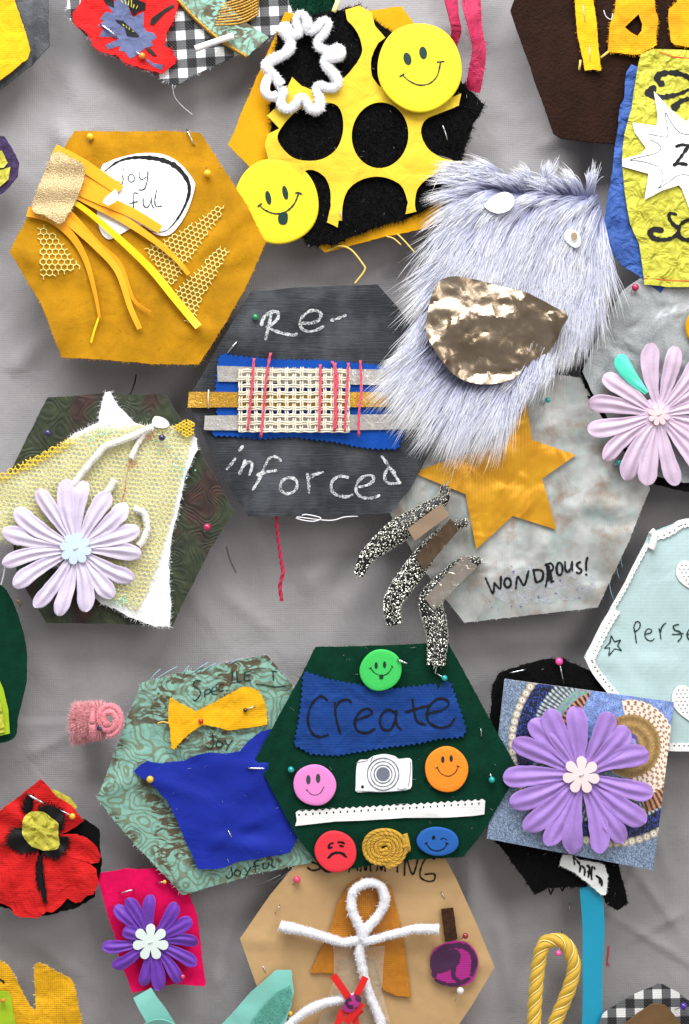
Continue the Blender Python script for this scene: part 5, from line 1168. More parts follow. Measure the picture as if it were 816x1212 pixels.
sp2 = [(104+3*math.cos(k*.2)*0, 856+18*math.sin(k*.26), -2+18*math.cos(k*.26)) for k in range(25)]
fluffy('wool_wrap', [(p[0]+7, p[1], p[2]) for p in sp2], 4.4, M['pinkwool'], M['pinkwoolnap'], parent=t, dens=14, hair=2.4)
pin(120, 860, 13, 'navy', None, 'dark violet pin head in the middle of the pink wool roll', 3.6)

# --- teal brocade hexagon
hbr = waver(0, 2.6, 80, seed=6.1, extra=creases((116, 945, 190, 900, 5, 9), (217, 1059, 215, 980, 3.5, 9), (240, 792, 215, 880, 3, 9)))
t = empty('brocade_patch', 235, 915, 0, 'teal and brown brocade hexagon lettered Specialist Joyful with a fish', 'fabric patch')
TP = [(116, 945), (140, 880), (167, 808), (240, 790), (316, 775), (345, 810), (370, 880), (380, 1000), (368, 1022), (300, 1034), (250, 1050), (217, 1059), (160, 1000)]
TPr = ragged(TP, .5, 4, .9)
sheet('brocade_cloth', TPr, hbr, M['brocade'], t, 3); fray('brocade_fray', TPr, hbr, 350, 4, M['chenillenap'], t, w=.35)
z = Zf(180, 770, 4.533)
writing('lettering', [z(s) for s in ([(262, 162), (235, 160), (222, 185), (250, 205), (262, 230), (235, 268), (225, 265)], [(285, 215), (282, 250)], [(285, 215), (310, 205), (312, 225), (288, 235)], [(325, 220), (350, 210), (345, 195), (325, 200), (322, 230), (350, 235)], [(385, 180), (365, 185), (360, 215), (385, 215)], [(432, 110), (430, 165)], [(455, 110), (460, 165), (480, 165)], [(500, 115), (498, 160), (530, 158)], [(500, 135), (525, 132)], [(500, 115), (535, 110)], [(560, 180), (600, 185), (660, 195), (720, 190)], [(650, 110), (652, 160)], [(640, 108), (668, 112)],
    [(325, 445), (330, 500), (315, 528), (288, 510)], [(355, 480), (345, 505), (365, 520), (380, 500), (355, 480)], [(392, 480), (410, 505), (432, 480)], [(412, 505), (400, 535)])], 1.3, hbr, M['inkgreen'], t, .6)
zb = Zf(150, 790, 4.08)
writing('lettering', [zb(s) for s in ([(505, 965), (512, 1000), (495, 1018), (480, 1005)], [(530, 975), (520, 995), (540, 1005), (552, 985), (530, 975)], [(570, 965), (585, 985), (600, 965)], [(587, 985), (575, 1010)], [(640, 930), (620, 940), (625, 985)], [(612, 960), (640, 955)], [(660, 945), (662, 970), (682, 965), (688, 940)], [(705, 925), (702, 960), (718, 962)])], 1.5, hbr, M['inkgreen'], t, .6)
hblue = waver(8, 2.6, 50, seed=3.3, extra=lambda x, y: 4*math.exp(-((y-1000-(x-290)*.1)/9)**2)*math.exp(-((x-300)/35)**2)+creases((179, 921, 260, 950, 4, 8), (345, 870, 280, 950, 4, 8), (273, 985, 240, 1010, 3, 6), (273, 985, 330, 960, 3, 6), (320, 908, 250, 900, 3, 7))(x, y)-3.5*math.exp(-((y-985-(x-290)*.1)/8)**2)*math.exp(-((x-295)/30)**2))
BCp = zb([(38, 498), (75, 465), (105, 448), (160, 458), (280, 448), (330, 425), (400, 408), (480, 412), (550, 402), (590, 350), (650, 305), (700, 298), (800, 400), (840, 800), (790, 890), (700, 905), (620, 920), (540, 930), (480, 958), (420, 968), (345, 970), (310, 880), (240, 720), (200, 640), (150, 580), (100, 545)])
t2 = sheet('blue_cloth_shape', ragged(BCp, .4, 4, .9), hblue, M['royal'], origin=(260, 950, 5), thick=1.6, step=6, label='royal blue cotton shape below the yellow fish, tucked under the green hexagon', cat='cloth shape')
fray('cotton_fray', BCp, hblue, 420, 3.2, M['royal'], t2, w=.4); lint(BCp, hblue, 16, M['greythreadl'], t2, 4)
hfi = waver(5, 1.0, 25)
FP = z([(100, 250), (160, 285), (235, 325), (290, 300), (360, 262), (430, 222), (490, 192), (530, 195), (570, 215), (600, 255), (615, 300), (620, 395), (560, 405), (480, 415), (405, 425), (340, 405), (280, 395), (240, 415), (180, 460), (120, 530), (105, 520), (100, 420), (90, 380), (90, 310)])
fi = empty('cloth_fish', 258, 838, 5, 'yellow cotton fish with a black pin for an eye', 'cloth fish')
sheet('fish_body', ragged(FP, .5, 3, .8), hfi, M['yellowcotton'], fi, 1.8, 5); fray('fish_fray', FP, hfi, 260, 4, M['yellowcotton'], fi)
tube('frayed_strand', [(x, y, 4) for x, y in smoothline(z([(95, 390), (60, 380), (32, 390)]), 2)], 1.0, M['ythread'], fi, 5)
pin(*z([(503, 316)])[0], 8, 'black', (*z([(560, 293)])[0], 6), 'black-headed pin making the eye of the yellow fish', 2.6)
pin(*z([(265, 375)])[0], 8, 'red', None, 'small red pin head at the tail joint of the yellow fish', 3.2)
pin(179, 921, 12, 'yellow', (184, 926, 4), 'yellow ball-headed pin at the left tip of the royal blue cloth', 4.3)
needle((270, 980), (276, 991), 9, 'small grey pin in the lower part of the royal blue cloth', .8)
needle((292, 907.5), (318, 908), 12, 'bare steel pin bridging the royal blue cloth and the green hexagon', 1.1)
for k, (a, b) in enumerate((((177, 806), (190, 792)), ((182, 806), (210, 789)), ((215, 800), (224, 788)), ((228, 797), (247, 784)), ((238, 796), (256, 785)), ((272, 786), (288, 779)))):
    thread([(a[0], a[1], 0), ((a[0]+b[0])/2, (a[1]+b[1])/2-1, 1), (b[0], b[1], -2)], .5, M['bluethread'], ['leftmost short', 'second', 'third from left', 'fourth from left', 'fifth from left', 'rightmost'][k]+' pale blue thread sticking up from the teal brocade top edge', group='threads fringing the top of the teal brocade')

# --- green "Create" hexagon
hgr = waver(12, 2.2, 90, seed=8.2, extra=creases((345, 908, 420, 890, 3, 9), (581, 920, 500, 880, 3, 10), (530, 765, 500, 870, 2.5, 10), (374, 768, 430, 860, 2.5, 11), (560, 985, 480, 940, 2.5, 9)))
GPo = [(303, 896), (340, 830), (374, 765), (450, 763), (530, 760), (560, 815), (610, 905), (605, 925), (570, 985), (548, 1012), (470, 1016), (400, 1030), (382, 1028), (350, 985)]
t = empty('green_patch', 455, 895, 11, 'dark green felt hexagon with the blue Create label and five face buttons', 'fabric patch')
sheet('green_felt', ragged(GPo, .3, 4, .8), hgr, M['darkgreenfelt'], t, 4); pile('felt_nap', ragged(GPo, .1), hgr, 5000, 2.2, M['darkgreenfelt'], t, w=.3)
fray('felt_edge', GPo, hgr, 700, 2.6, M['darkgreenfelt'], t); lint(GPo, hgr, 80, M['greythreadl'], t)
z = Zf(340, 750, 3.14)
hcr = waver(15.5, 1.4, 50, seed=2.9)
CL = z([(65, 140), (160, 170), (270, 190), (350, 205), (430, 200), (520, 190), (600, 178), (628, 250), (660, 350), (650, 375), (560, 382), (470, 402), (380, 412), (280, 428), (180, 445), (90, 438), (30, 405), (48, 320), (58, 240)])
cr = empty('create_label', 450, 842, 15, 'blue zigzag-edged cloth label reading Create', 'cloth label')
sheet('blue_cloth', pinked(CL, 6.4, 2.6), hcr, M['bluecloth'], cr, 1.8, 6)
writing('lettering', [z(s) for s in ([(150, 242), (125, 228), (92, 258), (78, 312), (92, 360), (122, 378), (153, 370)], [(178, 252), (182, 305), (198, 364)], [(178, 275), (196, 248), (225, 240), (238, 250)], [(255, 315), (300, 300), (316, 285), (300, 273), (272, 284), (252, 320), (262, 355), (295, 363), (326, 348)], [(400, 288), (372, 278), (346, 305), (352, 345), (382, 352), (400, 320), (406, 280)], [(403, 283), (406, 330), (422, 350)], [(465, 240), (470, 280), (482, 320), (512, 332)], [(440, 286), (480, 274), (522, 262)], [(522, 290), (570, 280), (598, 258), (585, 238), (552, 240), (522, 275), (522, 318), (560, 342), (600, 336), (620, 310)])], 2.5, hcr, M['ink'], cr, .7)
E2 = lambda a, b: [z([a])[0]+(0,), z([b])[0]+(0,)]
disc(450.5, 791.5, 24.7, 22, M['dgreen'], 'bright green face button with its tongue out, above the Create label', [z([(330, 113)])[0], z([(361, 110)])[0]], [z([(309, 122), (325, 140), (350, 150), (375, 140), (390, 116)]), z([(305, 124), (313, 121)]), z([(386, 114), (392, 120)])], M['inkgreen'], ew=(1.9, 4), mw=1.1, tongue=z([(342, 148), (356, 147), (355, 162), (342, 162)]))
disc(373, 927, 25.3, 18, M['dpink'], 'pink smiling face button left of the paper camera', [z([(80, 535)])[0], z([(116, 530)])[0]], [z([(74, 572), (90, 588), (108, 591), (126, 582), (138, 560)]), z([(71, 574), (77, 570)])], M['leather'], ew=(2.6, 5.4), mw=.8)
disc(528, 908.5, 25.6, 18, M['dorange'], 'orange smiling face button right of the paper camera', [z([(576, 461)])[0], z([(607, 457)])[0]], [z([(555, 490), (570, 512), (597, 522), (622, 508), (633, 485)]), z([(550, 493), (558, 488)]), z([(628, 484), (637, 487)])], M['inkgreen'], ew=(2, 4), mw=1.1)
zd = Zf(330, 930, 3.022)
disc(397.5, 1005, 24.3, 19, M['dred'], 'red frowning face button at the bottom of the green hexagon', [zd([(185, 212)])[0]+(1.3,), zd([(225, 206)])[0]+(1.8,)], [zd([(178, 248), (190, 235), (208, 229), (228, 232), (242, 244)]), zd([(182, 246), (195, 233), (210, 230), (226, 232), (240, 243)])], M['ink'], ew=(1.4, 3), mw=2.4, extra=[zd([(178, 208), (185, 198), (195, 195)]), zd([(213, 193), (225, 192), (235, 197)])])
disc(517.5, 993, 24.5, 19, M['dblue'], 'blue winking face button at the bottom of the green hexagon', [zd([(552, 176)])[0]+(.3,)], [zd([(525, 195), (540, 215), (562, 223), (588, 215), (600, 196)]), zd([(521, 198), (529, 193)]), zd([(595, 194), (604, 198)])], M['ink'], ry=17.5, ew=(2, 2.6), mw=1.3, extra=[zd([(577, 182), (588, 178), (598, 183)])])
# paper camera
cmr = empty('paper_camera', 455, 914, 15, 'white paper cut-out of a camera in the middle of the green hexagon', 'paper cut-out')
hcm = lambda x, y: hgr(x, y)+2.2
CB = smoothline(z([(262, 472), (300, 462), (318, 450), (360, 442), (400, 450), (412, 460), (455, 458), (463, 480), (462, 560), (455, 572), (400, 580), (300, 582), (258, 582), (255, 560)]), 2.5, True)
sheet('camera_body', CB, hcm, M['paper'], cmr, .9, 6)
M['lensgrey'] = plain('printed_grey', '#6d7180', rough=.5)
c0 = z([(356, 516)])[0]
for r_, wd in ((18.5, 1.3), (14.5, 1.0), (10.5, 1.3)): mk('lens_ring', *ribbon_geo(ell(c0[0], c0[1], r_, r_*1.02, 40)+[(c0[0]+r_, c0[1])], wd, hcm, .4), M['lensgrey'], cmr, recalc=False)
flat('lens', ell(c0[0], c0[1], 8, 8.2, 26), hcm, M['lensgrey'], cmr, .4, 3)
writing('camera_lines', [z([(258, 474), (300, 466)]), z([(258, 578), (300, 580), (350, 582), (410, 578), (458, 570)]), z([(456, 470), (458, 500), (450, 560)]), z([(408, 570), (430, 572), (440, 566)]), z([(318, 452), (310, 470)])], .8, hcm, M['lensgrey'], cmr, .4)
flat('camera_dot', ell(*z([(280, 563)])[0], 1.8, 1.8, 10), hcm, M['ink'], cmr, .5, 3)
lc = empty('lace_ribbon', 463, 960, 14, 'narrow white lace ribbon across the lower green hexagon', 'ribbon')
LT = zd([(62, 90), (240, 75), (480, 62), (735, 45), (738, 90), (700, 103), (450, 108), (240, 122), (60, 137)])
top_ = []
for i in range(0, 57):
    q = i/56; x = 62+(736-62)*q; y = 88-42*q; top_.append(zd([(x, y-(6 if i % 2 else -1))])[0])
bot_ = zd([(733, 96), (690, 102), (600, 106), (450, 108), (300, 118), (200, 122), (60, 137), (66, 118)])
hl_ = [[(x-.9+0*k, y-1.4) for k in (0,)]+[(x+.9, y-1.4), (x+.9, y+1.2), (x-.9, y+1.2)] for x, y in (zd([(74+k*24.6, 98-k*1.55)])[0] for k in range(27))]
sheet('lace', top_+bot_, lambda x, y: hgr(x, y)+2.4, M['lace'], lc, 1.4, 4, holes=hl_)
# gold coil
co_ = empty('gold_braid_coil', 454, 1000, 16, 'coil of gold braid between the red and blue face buttons', 'braid coil')
cp = []; Rm = 26
for k in range(0, 330):
    a = k*.1; r_ = 2.6+k*.0675
    cp.append((454+r_*math.cos(a)*1.06, 1000.5+r_*math.sin(a)*.93+.6*math.sin(a*3), 17.5+.5*math.sin(k*.35)))
cp.append((478, 996, 16))
mk('braid', *tube_geo(cp, lambda q: 2.45+.0*q, 8, flatk=1.5), M['goldbraid'], co_)
tube('braid_end', smoothline([(479, 984, 18), (482, 996, 19), (480, 1006, 16)], 2), 3, M['goldbraid'], co_, 8)
tube('braid_end', smoothline([(476, 1000, 20), (483, 997, 20), (484, 1004, 17)], 2), 2, M['goldbraid'], co_, 8)
tw = []
for o in (0, 2.1, 4.2): tw.append(tube_geo([(x+1.9*math.cos(i*.75+o)*math.cos(i*.1), y+1.9*math.cos(i*.75+o)*math.sin(i*.1), d+2.2+1.2*math.sin(i*.75+o)) for i, (x, y, d) in enumerate(cp[:-1])], .75, 5))
mk('braid_strands', *merge(tw), M['goldbraid'], co_, recalc=False, kind='stuff')
pin(525.5, 801, 20, 'teal', (511, 793, 14), 'teal pin with its shaft showing, at the upper right of the green hexagon', 3.6)
pin(345, 908.5, 19, 'teal', (352, 911, 12), 'teal pin at the left corner of the green hexagon', 3.7)
pin(581, 920.5, 19, 'teal', (579, 910, 12), 'teal pin at the right corner of the green hexagon', 3.8)
needle((470, 779), (483, 784), 24, 'steel pin end sticking out of the bright green face button', 1.2)
needle((568, 859), (569.5, 872), 14, 'faint steel pin in the green felt below the right end of the Create label', .5)

# --- black fuzzy patch with printed card and purple flower
hbk = waver(-6, 1.5, 60)
t = empty('black_patch', 665, 920, -6, 'black plush patch behind the printed sequin card', 'fabric patch')
BK = [(580, 850), (584, 812), (592, 797), (640, 782), (665, 780), (700, 795), (735, 815), (760, 900), (735, 960), (730, 1010), (741, 1055), (744, 1070), (732, 1080), (720, 1073), (708, 1050), (700, 1040), (694, 1052), (650, 1052), (634, 1060), (620, 1040), (600, 1010), (580, 990), (574, 930)]
BKr = ragged(BK, .9, 4, 1.5)
sheet('plush_base', BKr, hbk, M['blackfelt'], t, 3.5); pile('plush', BKr, hbk, 9000, 3.4, M['blackfur'], t, w=.7); lint(BKr, lambda x, y: hbk(x, y)+2.5, 50, M['greythreadl'], t, 3.5); fray('plush_edge', BKr, hbk, 900, 4, M['blackfur'], t, w=.7)
for a, b in (((650, 1053), (656, 1058)), ((664, 1051), (670, 1054))):
    tube('black_thread', [(a[0], a[1], -5), ((a[0]+b[0])/2, b[1]+2, -8), (b[0], b[1]-4, -10)], 1.2, M['blackfur'], t, 5)
pin(662, 783, 1, 'pink', (668, 810, -1), 'bright pink pin with a dark shaft at the top of the black plush patch', 4.6)
needle((602, 797), (624, 792), -2, 'bare steel pin at the top left of the black plush patch', .9)
# printed card: colours worked out per point of a fine grid (flat print)
cd = empty('sequin_card', 690, 915, 8, 'square card printed with beads, silver rays and blue glitter', 'printed card')
c0, c1, c2, c3_ = np.array([597, 803.]), np.array([797, 830.]), np.array([772, 1028.]), np.array([576, 991.])
nu_, nv_ = 230, 220; U, Vv = np.meshgrid(np.linspace(0, 1, nu_), np.linspace(0, 1, nv_))
XY = (c0*(1-U)[..., None]*(1-Vv)[..., None]+c1*U[..., None]*(1-Vv)[..., None]+c2*U[..., None]*Vv[..., None]+c3_*(1-U)[..., None]*Vv[..., None])
X, Y = XY[..., 0], XY[..., 1]
XX = X+1.2*np.sin(Y*.11); 
def H(n_): return rng.random(n_)
def col(h_): return np.array(lin(h_))
sh = X.shape; RGB = np.ones(sh+(3,))*col('#5f7690'); r1 = H(sh)[..., None]
RGB = col('#4b6480')*(1-r1)+col('#a9b8d0')*r1**2
R = np.hypot(X-722, (Y-880)); A = np.arctan2(Y-880, X-722)
def band(lo, hi): return (R >= lo) & (R < hi)
v = H(sh)[..., None]; RGB = np.where(band(95, 112)[..., None], np.where(v > .84, col('#4064d8'), col('#191b2c')*(.6+v)), RGB)
def pearls(lo, hi, RGB, c_hi, c_lo):
    mid = (lo+hi)/2; wd = (hi-lo)/2; n_ = int(2*PI*mid/(hi-lo)); ph = (A/(2*PI)*n_) % 1-.5; dd_ = np.hypot(ph*2*wd, R-mid)/wd
    s = np.clip(1.25-dd_, 0, 1)[..., None]; cc = c_lo*(1-s)+c_hi*s; cc = np.where((dd_ < .22)[..., None], c_lo*1.0, cc); return np.where(band(lo, hi)[..., None], cc, RGB)
RGB = pearls(112, 121, RGB, col('#f4ead8'), col('#6d6058'))
ray = (np.sin(A*120+.4*np.sin(R*.3)) > -.2)[..., None]
RGB = np.where(band(76, 95)[..., None], np.where(ray, col('#c6d2d4')*(.7+.3*np.sin(R*.9))[..., None], col('#39434e')), RGB)
k1 = H(sh)[..., None]; RGB = np.where(band(66, 76)[..., None], np.where((np.sin(A*34)*np.sin(R*.8) > .2)[..., None], col('#6fae8c'), col('#8f9aa8')*(.5+.8*k1)), RGB)
cop = (np.sin(A*70) > 0)[..., None]; RGB = np.where(band(46, 66)[..., None], np.where(cop, col('#c48c6a'), col('#45281f')), RGB)
k2 = H(sh)[..., None]; b_ = .5+.5*np.sin(X*.23+2*np.sin(Y*.3))[..., None]
sky = ((X+.5*Y > 1108) & (Y < 872) & (R < 93)) | (X > 742) & (Y < 866)
RGB = np.where(sky[..., None], (col('#2f62a8')*(1-k2)+col('#a6b8ea')*k2)*(.8+.3*b_), RGB)
R2 = np.hypot(X-745, (Y-882)*.97); A2 = np.arctan2(Y-882, X-745); k3 = H(sh)[..., None]
wve = (np.sin(R2*1.15)*np.sin(A2*38+np.where(np.floor(R2/5.5) % 2 == 0, 0, PI)) > -.25)[..., None]
m = ((R2 >= 36) & (R2 < 53+8*(A2 > .6)) & (A2 > -1.75) & (A2 < 1.5))[..., None]; RGB = np.where(m, np.where(wve, col('#ecdcca'), col('#94684e')), RGB)
m = ((R2 >= 60) & (R2 < 78) & (A2 > .55) & (A2 < 1.35))[..., None]; RGB = np.where(m, np.where(np.sin(A2*80)[..., None] > 0, col('#c08a68'), col('#5a3a2c')), RGB)
RGB = np.where((R2 < 36)[..., None], col('#ac8a54')*(.6+.7*k3)*(.85+.25*np.sin(R2*.55))[..., None], RGB)
m = (np.hypot(X-744, Y-876) < 10)[..., None]; RGB = np.where(m, col('#5b5a9c')*(.6+.6*k3), RGB); m = (np.hypot(X-747, Y-878) < 5)[..., None]; RGB = np.where(m, col('#a9a4d4'), RGB)
RGB = RGB*(1+.25*(H(sh)[..., None]-.5))
hcd = lambda x, y: 9+1.0*np.sin((x-600)/60)+.02*(y-915)
Vc = np.column_stack([X.ravel(), Y.ravel(), hcd(X, Y).ravel()]); ii, jj = np.meshgrid(np.arange(nv_-1), np.arange(nu_-1), indexing='ij'); a = (ii*nu_+jj).ravel(); Fc = np.column_stack([a, a+nu_, a+nu_+1, a+1])
def prm():
    n = N('printed_card'); a = n.t.nodes.new('ShaderNodeAttribute'); a.attribute_name = 'tint'; n.set('Base Color', a.outputs['Color']); n.set('Roughness', .32); n.set('Specular IOR Level', .5); return n.m
rawmesh('printed_face', Vc, Fc, prm(), cd, colors=RGB.reshape(-1, 3))
sheet('card_back', resample([tuple(c0), tuple(c1), tuple(c2), tuple(c3_)], 6), lambda x, y: float(hcd(x, y))-.4, M['paper'], cd, 1.6, 12)
zf = Zf(575, 800, 3.386)
flower(685.5, 914.5, 19, zf([(350, 115), (490, 138), (565, 202), (642, 300), (662, 465), (628, 580), (548, 658), (452, 698), (342, 705), (238, 668), (150, 608), (92, 505), (64, 400), (102, 255), (172, 172), (240, 128)]), 25, M['purple'], 'large lilac purple daisy with a pinkish wooden blossom, on the printed card', M['creamb'], 7, 22, 8.5, 6.0, .25, 21, ribs=2.4, bd=4)
# tag, ribbon
t = empty('wool_tag', 693, 1035, -1, 'ragged white wool tag with black ink letters under the printed card', 'tag')
z = Zf(650, 1000, 7.42)
TG = ragged(z([(125, 90), (200, 95), (260, 130), (330, 140), (430, 150), (490, 180), (510, 260), (515, 340), (498, 440), (460, 430), (380, 370), (290, 300), (240, 250), (150, 200), (100, 180), (110, 130)]), .6, 2.5, 1.2)
htg = waver(0, 1.2, 15); sheet('wool_cloth', TG, htg, M['whitefelt'], t, 3, 4); fray('tag_fuzz', TG, htg, 400, 2.5, M['chenillenap'], t, w=.4)
writing('lettering', [z(s) for s in ([(215, 105), (225, 170)], [(215, 110), (250, 140), (270, 160)], [(250, 150), (275, 185), (270, 235)], [(290, 185), (315, 215), (310, 265)], [(335, 180), (355, 200), (345, 280)], [(380, 190), (370, 240), (375, 300)], [(340, 235), (375, 235)], [(398, 195), (402, 210)], [(415, 270), (440, 290), (445, 330)], [(435, 280), (460, 310), (462, 355)])], 2.3, htg, M['ink'], t, .6)
P = smoothline([(697, 1030, -6), (701, 1060, -8), (704, 1100, -10), (703, 1150, -12), (703, 1212, -14), (700, 1290, -16)], 4)
mk('turquoise_ribbon', *band_geo(P, lambda q: 25+1.5*math.sin(q*9), 1.2, lambda q: .12*math.sin(q*8)), M['tealribbon'], origin=(703, 1110, -10), sharp=60, label='flat turquoise ribbon hanging from under the wool tag', cat='ribbon')
# rope loop
zr2 = Zf(580, 1000, 3.457)
RPn = smoothline([(x, y, d) for (x, y), d in zip(zr2([(190, 900), (188, 730), (195, 600), (205, 500), (225, 420), (265, 398), (310, 410), (335, 450), (350, 510), (335, 590), (305, 670), (275, 750), (240, 900)]), (-22, -20, -18, -16, -14, -12, -12, -13, -15, -17, -19, -21, -24))], 1.6)
ro = empty('rope_loop', 658, 1140, -18, 'loop of thick yellow twisted rope at the bottom edge', 'rope')
Pn = np.array(RPn); Tn = np.gradient(Pn, axis=0); Tn /= np.linalg.norm(Tn, axis=1, keepdims=True); Sn = np.cross(Tn, [0, 0, 1.]); Sn /= np.linalg.norm(Sn, axis=1, keepdims=True); Un = np.cross(Sn, Tn)
for k in range(3):
    an = np.arange(len(Pn))*1.6/15*2+k*2*PI/3; Q_ = Pn+Sn*np.cos(an)[:, None]*4.2+Un*np.sin(an)[:, None]*4.2
    mk('rope_strand', *tube_geo([tuple(p) for p in Q_], 4.7, 10), M['rope'], ro)
    an2 = an+PI/3; Q2 = Pn+Sn*np.cos(an2)[:, None]*7.2+Un*np.sin(an2)[:, None]*7.2
    mk('pale_thread', *tube_geo([tuple(p) for p in Q2], .9, 6), M['ropehi'], ro)
pin(661.5, 1129, -3, 'pink', (667, 1105, -18), 'pink pin at the top of the yellow rope loop, its shaft pointing up', 3.6)
needle((678, 1087), (679.5, 1077), back_h(678, 1082)+1, 'tiny pale pin in the grey sheet left of the turquoise ribbon', .6)
thread([(x, y, back_h(x, y)+1) for x, y in ((727, 1130), (726, 1143), (725, 1150), (728, 1152), (724, 1152))], .9, M['pinkyarn'], 'short pink thread stuck to the grey sheet right of the turquoise ribbon')

# --- kraft hexagon with person
hkr = waver(-5, 2, 90, seed=4.7, extra=creases((352, 1042, 345, 1130, 3, 8), (284, 1112, 380, 1120, 3, 9), (586, 1146, 500, 1120, 3, 8), (545, 1170, 470, 1130, 3, 8), (540, 1045, 490, 1110, 2.5, 8)))
t = empty('kraft_patch', 435, 1120, -5, 'brown kraft paper hexagon with black capital letters and a chenille figure', 'paper patch')
KP = [(284, 1112), (320, 1060), (365, 1005), (520, 1003), (540, 1040), (565, 1095), (586, 1146), (560, 1190), (520, 1250), (350, 1255), (310, 1185)]
sheet('kraft_paper', resample(KP, 6), hkr, M['kraft'], t, 1.6, 8)
zt = Zf(360, 1000, 4.8)
writing('lettering', [zt(s) for s in ([(75, 60), (40, 70), (35, 95), (80, 115), (90, 138), (50, 148), (20, 132)], [(120, 80), (118, 152), (200, 150)], [(255, 158), (285, 70), (305, 150)], [(262, 120), (300, 115)], [(322, 155), (335, 80), (350, 150), (370, 85), (380, 155)], [(415, 152), (430, 80), (440, 150), (458, 90), (462, 155)], [(532, 90), (532, 160)], [(572, 178), (580, 80), (620, 172), (652, 70)], [(745, 85), (700, 75), (668, 130), (662, 185), (700, 210), (740, 205), (742, 170), (690, 172)])], 1.9, hkr, M['ink'], t, .6)
hh_ = waver(-1, 1.2, 30)
zp = Zf(310, 1030, 2.814)
HP = zp([(290, 50), (330, 25), (390, 25), (430, 60), (450, 130), (465, 200), (480, 290), (498, 425), (450, 420), (405, 400), (380, 300), (340, 290), (255, 300), (250, 345), (160, 342), (190, 280), (225, 200), (255, 110)])
fg_ = empty('chenille_figure', 430, 1120, 5, 'white chenille stick figure with a looped head, arms spread and amber cloth hair', 'figure')
sheet('cloth_hair', ragged(HP, .5, 4, .8), hh_, M['orangehair'], fg_, 1.6, 6); fray('hair_fray', HP, hh_, 350, 4, M['orangehair'], fg_)
def dressm():
    n = N('clear_plastic'); n.set('Base Color', lin('#d8ccb4')); n.set('Roughness', .2); n.set('Alpha', .2); n.set('Normal', n.bump(n.noise(12, 3), 5, .8)); return n.m
sheet('clear_dress', zp([(240, 250), (330, 255), (410, 250), (405, 330), (400, 400), (430, 512), (440, 640), (180, 640), (190, 500), (240, 370)]), waver(2, 1, 20), dressm(), fg_, .5, 6)
def d3(pts, d=7): return [(x, y, d) for x, y in smoothline(zp(pts), 2)]
kw = dict(parent=fg_, dens=24, hair=3.0, core=.85)
fluffy('head_loop', [(x, y, 8+2*math.sin(i*.08)) for i, (x, y) in enumerate(smoothline(zp([(345, 235), (325, 180), (300, 120), (305, 65), (350, 38), (395, 50), (410, 100), (385, 150), (345, 195), (330, 225)]), 2))], 6.6, M['chenille'], M['chenillenap'], **kw)
fluffy('arm', d3([(330, 225), (270, 235), (200, 215), (130, 195), (75, 185), (60, 180)], 8), lambda q: 5.4+1.8*q, M['chenille'], M['chenillenap'], **kw)
fluffy('arm', d3([(335, 235), (390, 222), (450, 205), (520, 190), (590, 192)], 8.5), lambda q: 5.4+2.2*max(0, q-.3), M['chenille'], M['chenillenap'], **kw)
fluffy('torso', d3([(335, 215), (325, 260), (335, 320), (355, 400), (385, 470), (400, 520), (410, 620)], 7), 6.2, M['chenille'], M['chenillenap'], **kw)
fluffy('leg', d3([(320, 420), (260, 425), (200, 440), (140, 470), (90, 512), (40, 570)], 9), 5.6, M['chenille'], M['chenillenap'], **kw)
xx = empty('red_tape_cross', 413, 1188, 14, 'cross of red tape strips with a purple knot on the chenille figure', 'tape cross')
def tp(a, b, w, d):
    p, q = zp([a, b]); mk('tape_strip', *band_geo([(p[0], p[1], d), ((p[0]+q[0])/2, (p[1]+q[1])/2, d+1.5), (q[0], q[1], d)], w, 1), M['redtape'], xx, sharp=60)
tp((238, 340), (330, 470), 8.5, 14.5); tp((345, 345), (285, 470), 8, 16); tp((270, 455), (240, 540), 8, 15); tp((335, 430), (280, 495), 9, 17.5); tp((310, 470), (320, 560), 8, 14.5)
def marble(name='purple_marble'):
    n = N(name); w_ = n.noise(26, 1, .5, dist=1.6); n.set('Base Color', n.ramp(w_, [(.46, lin('#421038')), (.49, lin('#a8287c'))])); n.set('Roughness', .5); return n.m
M['marble'] = marble()
sheet('purple_knot', smoothline(zp([(268, 445), (290, 410), (315, 402), (332, 415), (320, 440), (290, 460)]), 2, True), lambda x, y: 22-((x-417)**2+(y-1183)**2)*.012, M['marble'], xx, 3, 3)
BTN = smoothline(zp([(560, 300), (580, 260), (630, 238), (680, 240), (715, 275), (720, 320), (700, 370), (650, 388), (600, 378), (565, 345), (572, 325)]), 3, True)
bt = empty('marbled_cloth_disc', 537, 1140, 1, 'magenta and dark purple swirled cloth disc beside the figure', 'cloth disc')
hbt = waver(0, 1, 30); sheet('magenta_cloth', BTN, hbt, clothm('magenta_cotton', '#a62a80', weave=.2, nap=.1, var=.05), bt, 1.6, 5)
M['darkpurple'] = plain('dark_purple_print', '#3a0f3a', rough=.7)
mk('dark_swirl', *ribbon_geo(smoothline(zp([(575, 350), (570, 300), (600, 262), (650, 250), (690, 262), (708, 300), (700, 345)]), 2), lambda q: 6, hbt, .4), M['darkpurple'], bt, recalc=False)
mk('dark_swirl', *ribbon_geo(smoothline(zp([(590, 285), (640, 272), (655, 290), (640, 325), (640, 355), (665, 372)]), 2), lambda q: 8-6*abs(q-.15), hbt, .5), M['darkpurple'], bt, recalc=False)
flat('dark_swirl', smoothline(zp([(575, 300), (610, 270), (655, 285), (640, 320), (600, 340), (575, 335)]), 2.5, True), hbt, M['darkpurple'], bt, .6, 4)
mk('dark_swirl', *ribbon_geo(smoothline(zp([(580, 365), (610, 378), (650, 380), (690, 360)]), 2), 4, hbt, .45), M['darkpurple'], bt, recalc=False)
M['brownvelvet'] = clothm('brown_velvet', '#3a2210', var=.5, vs=5, nap=.8, sheen=.3)
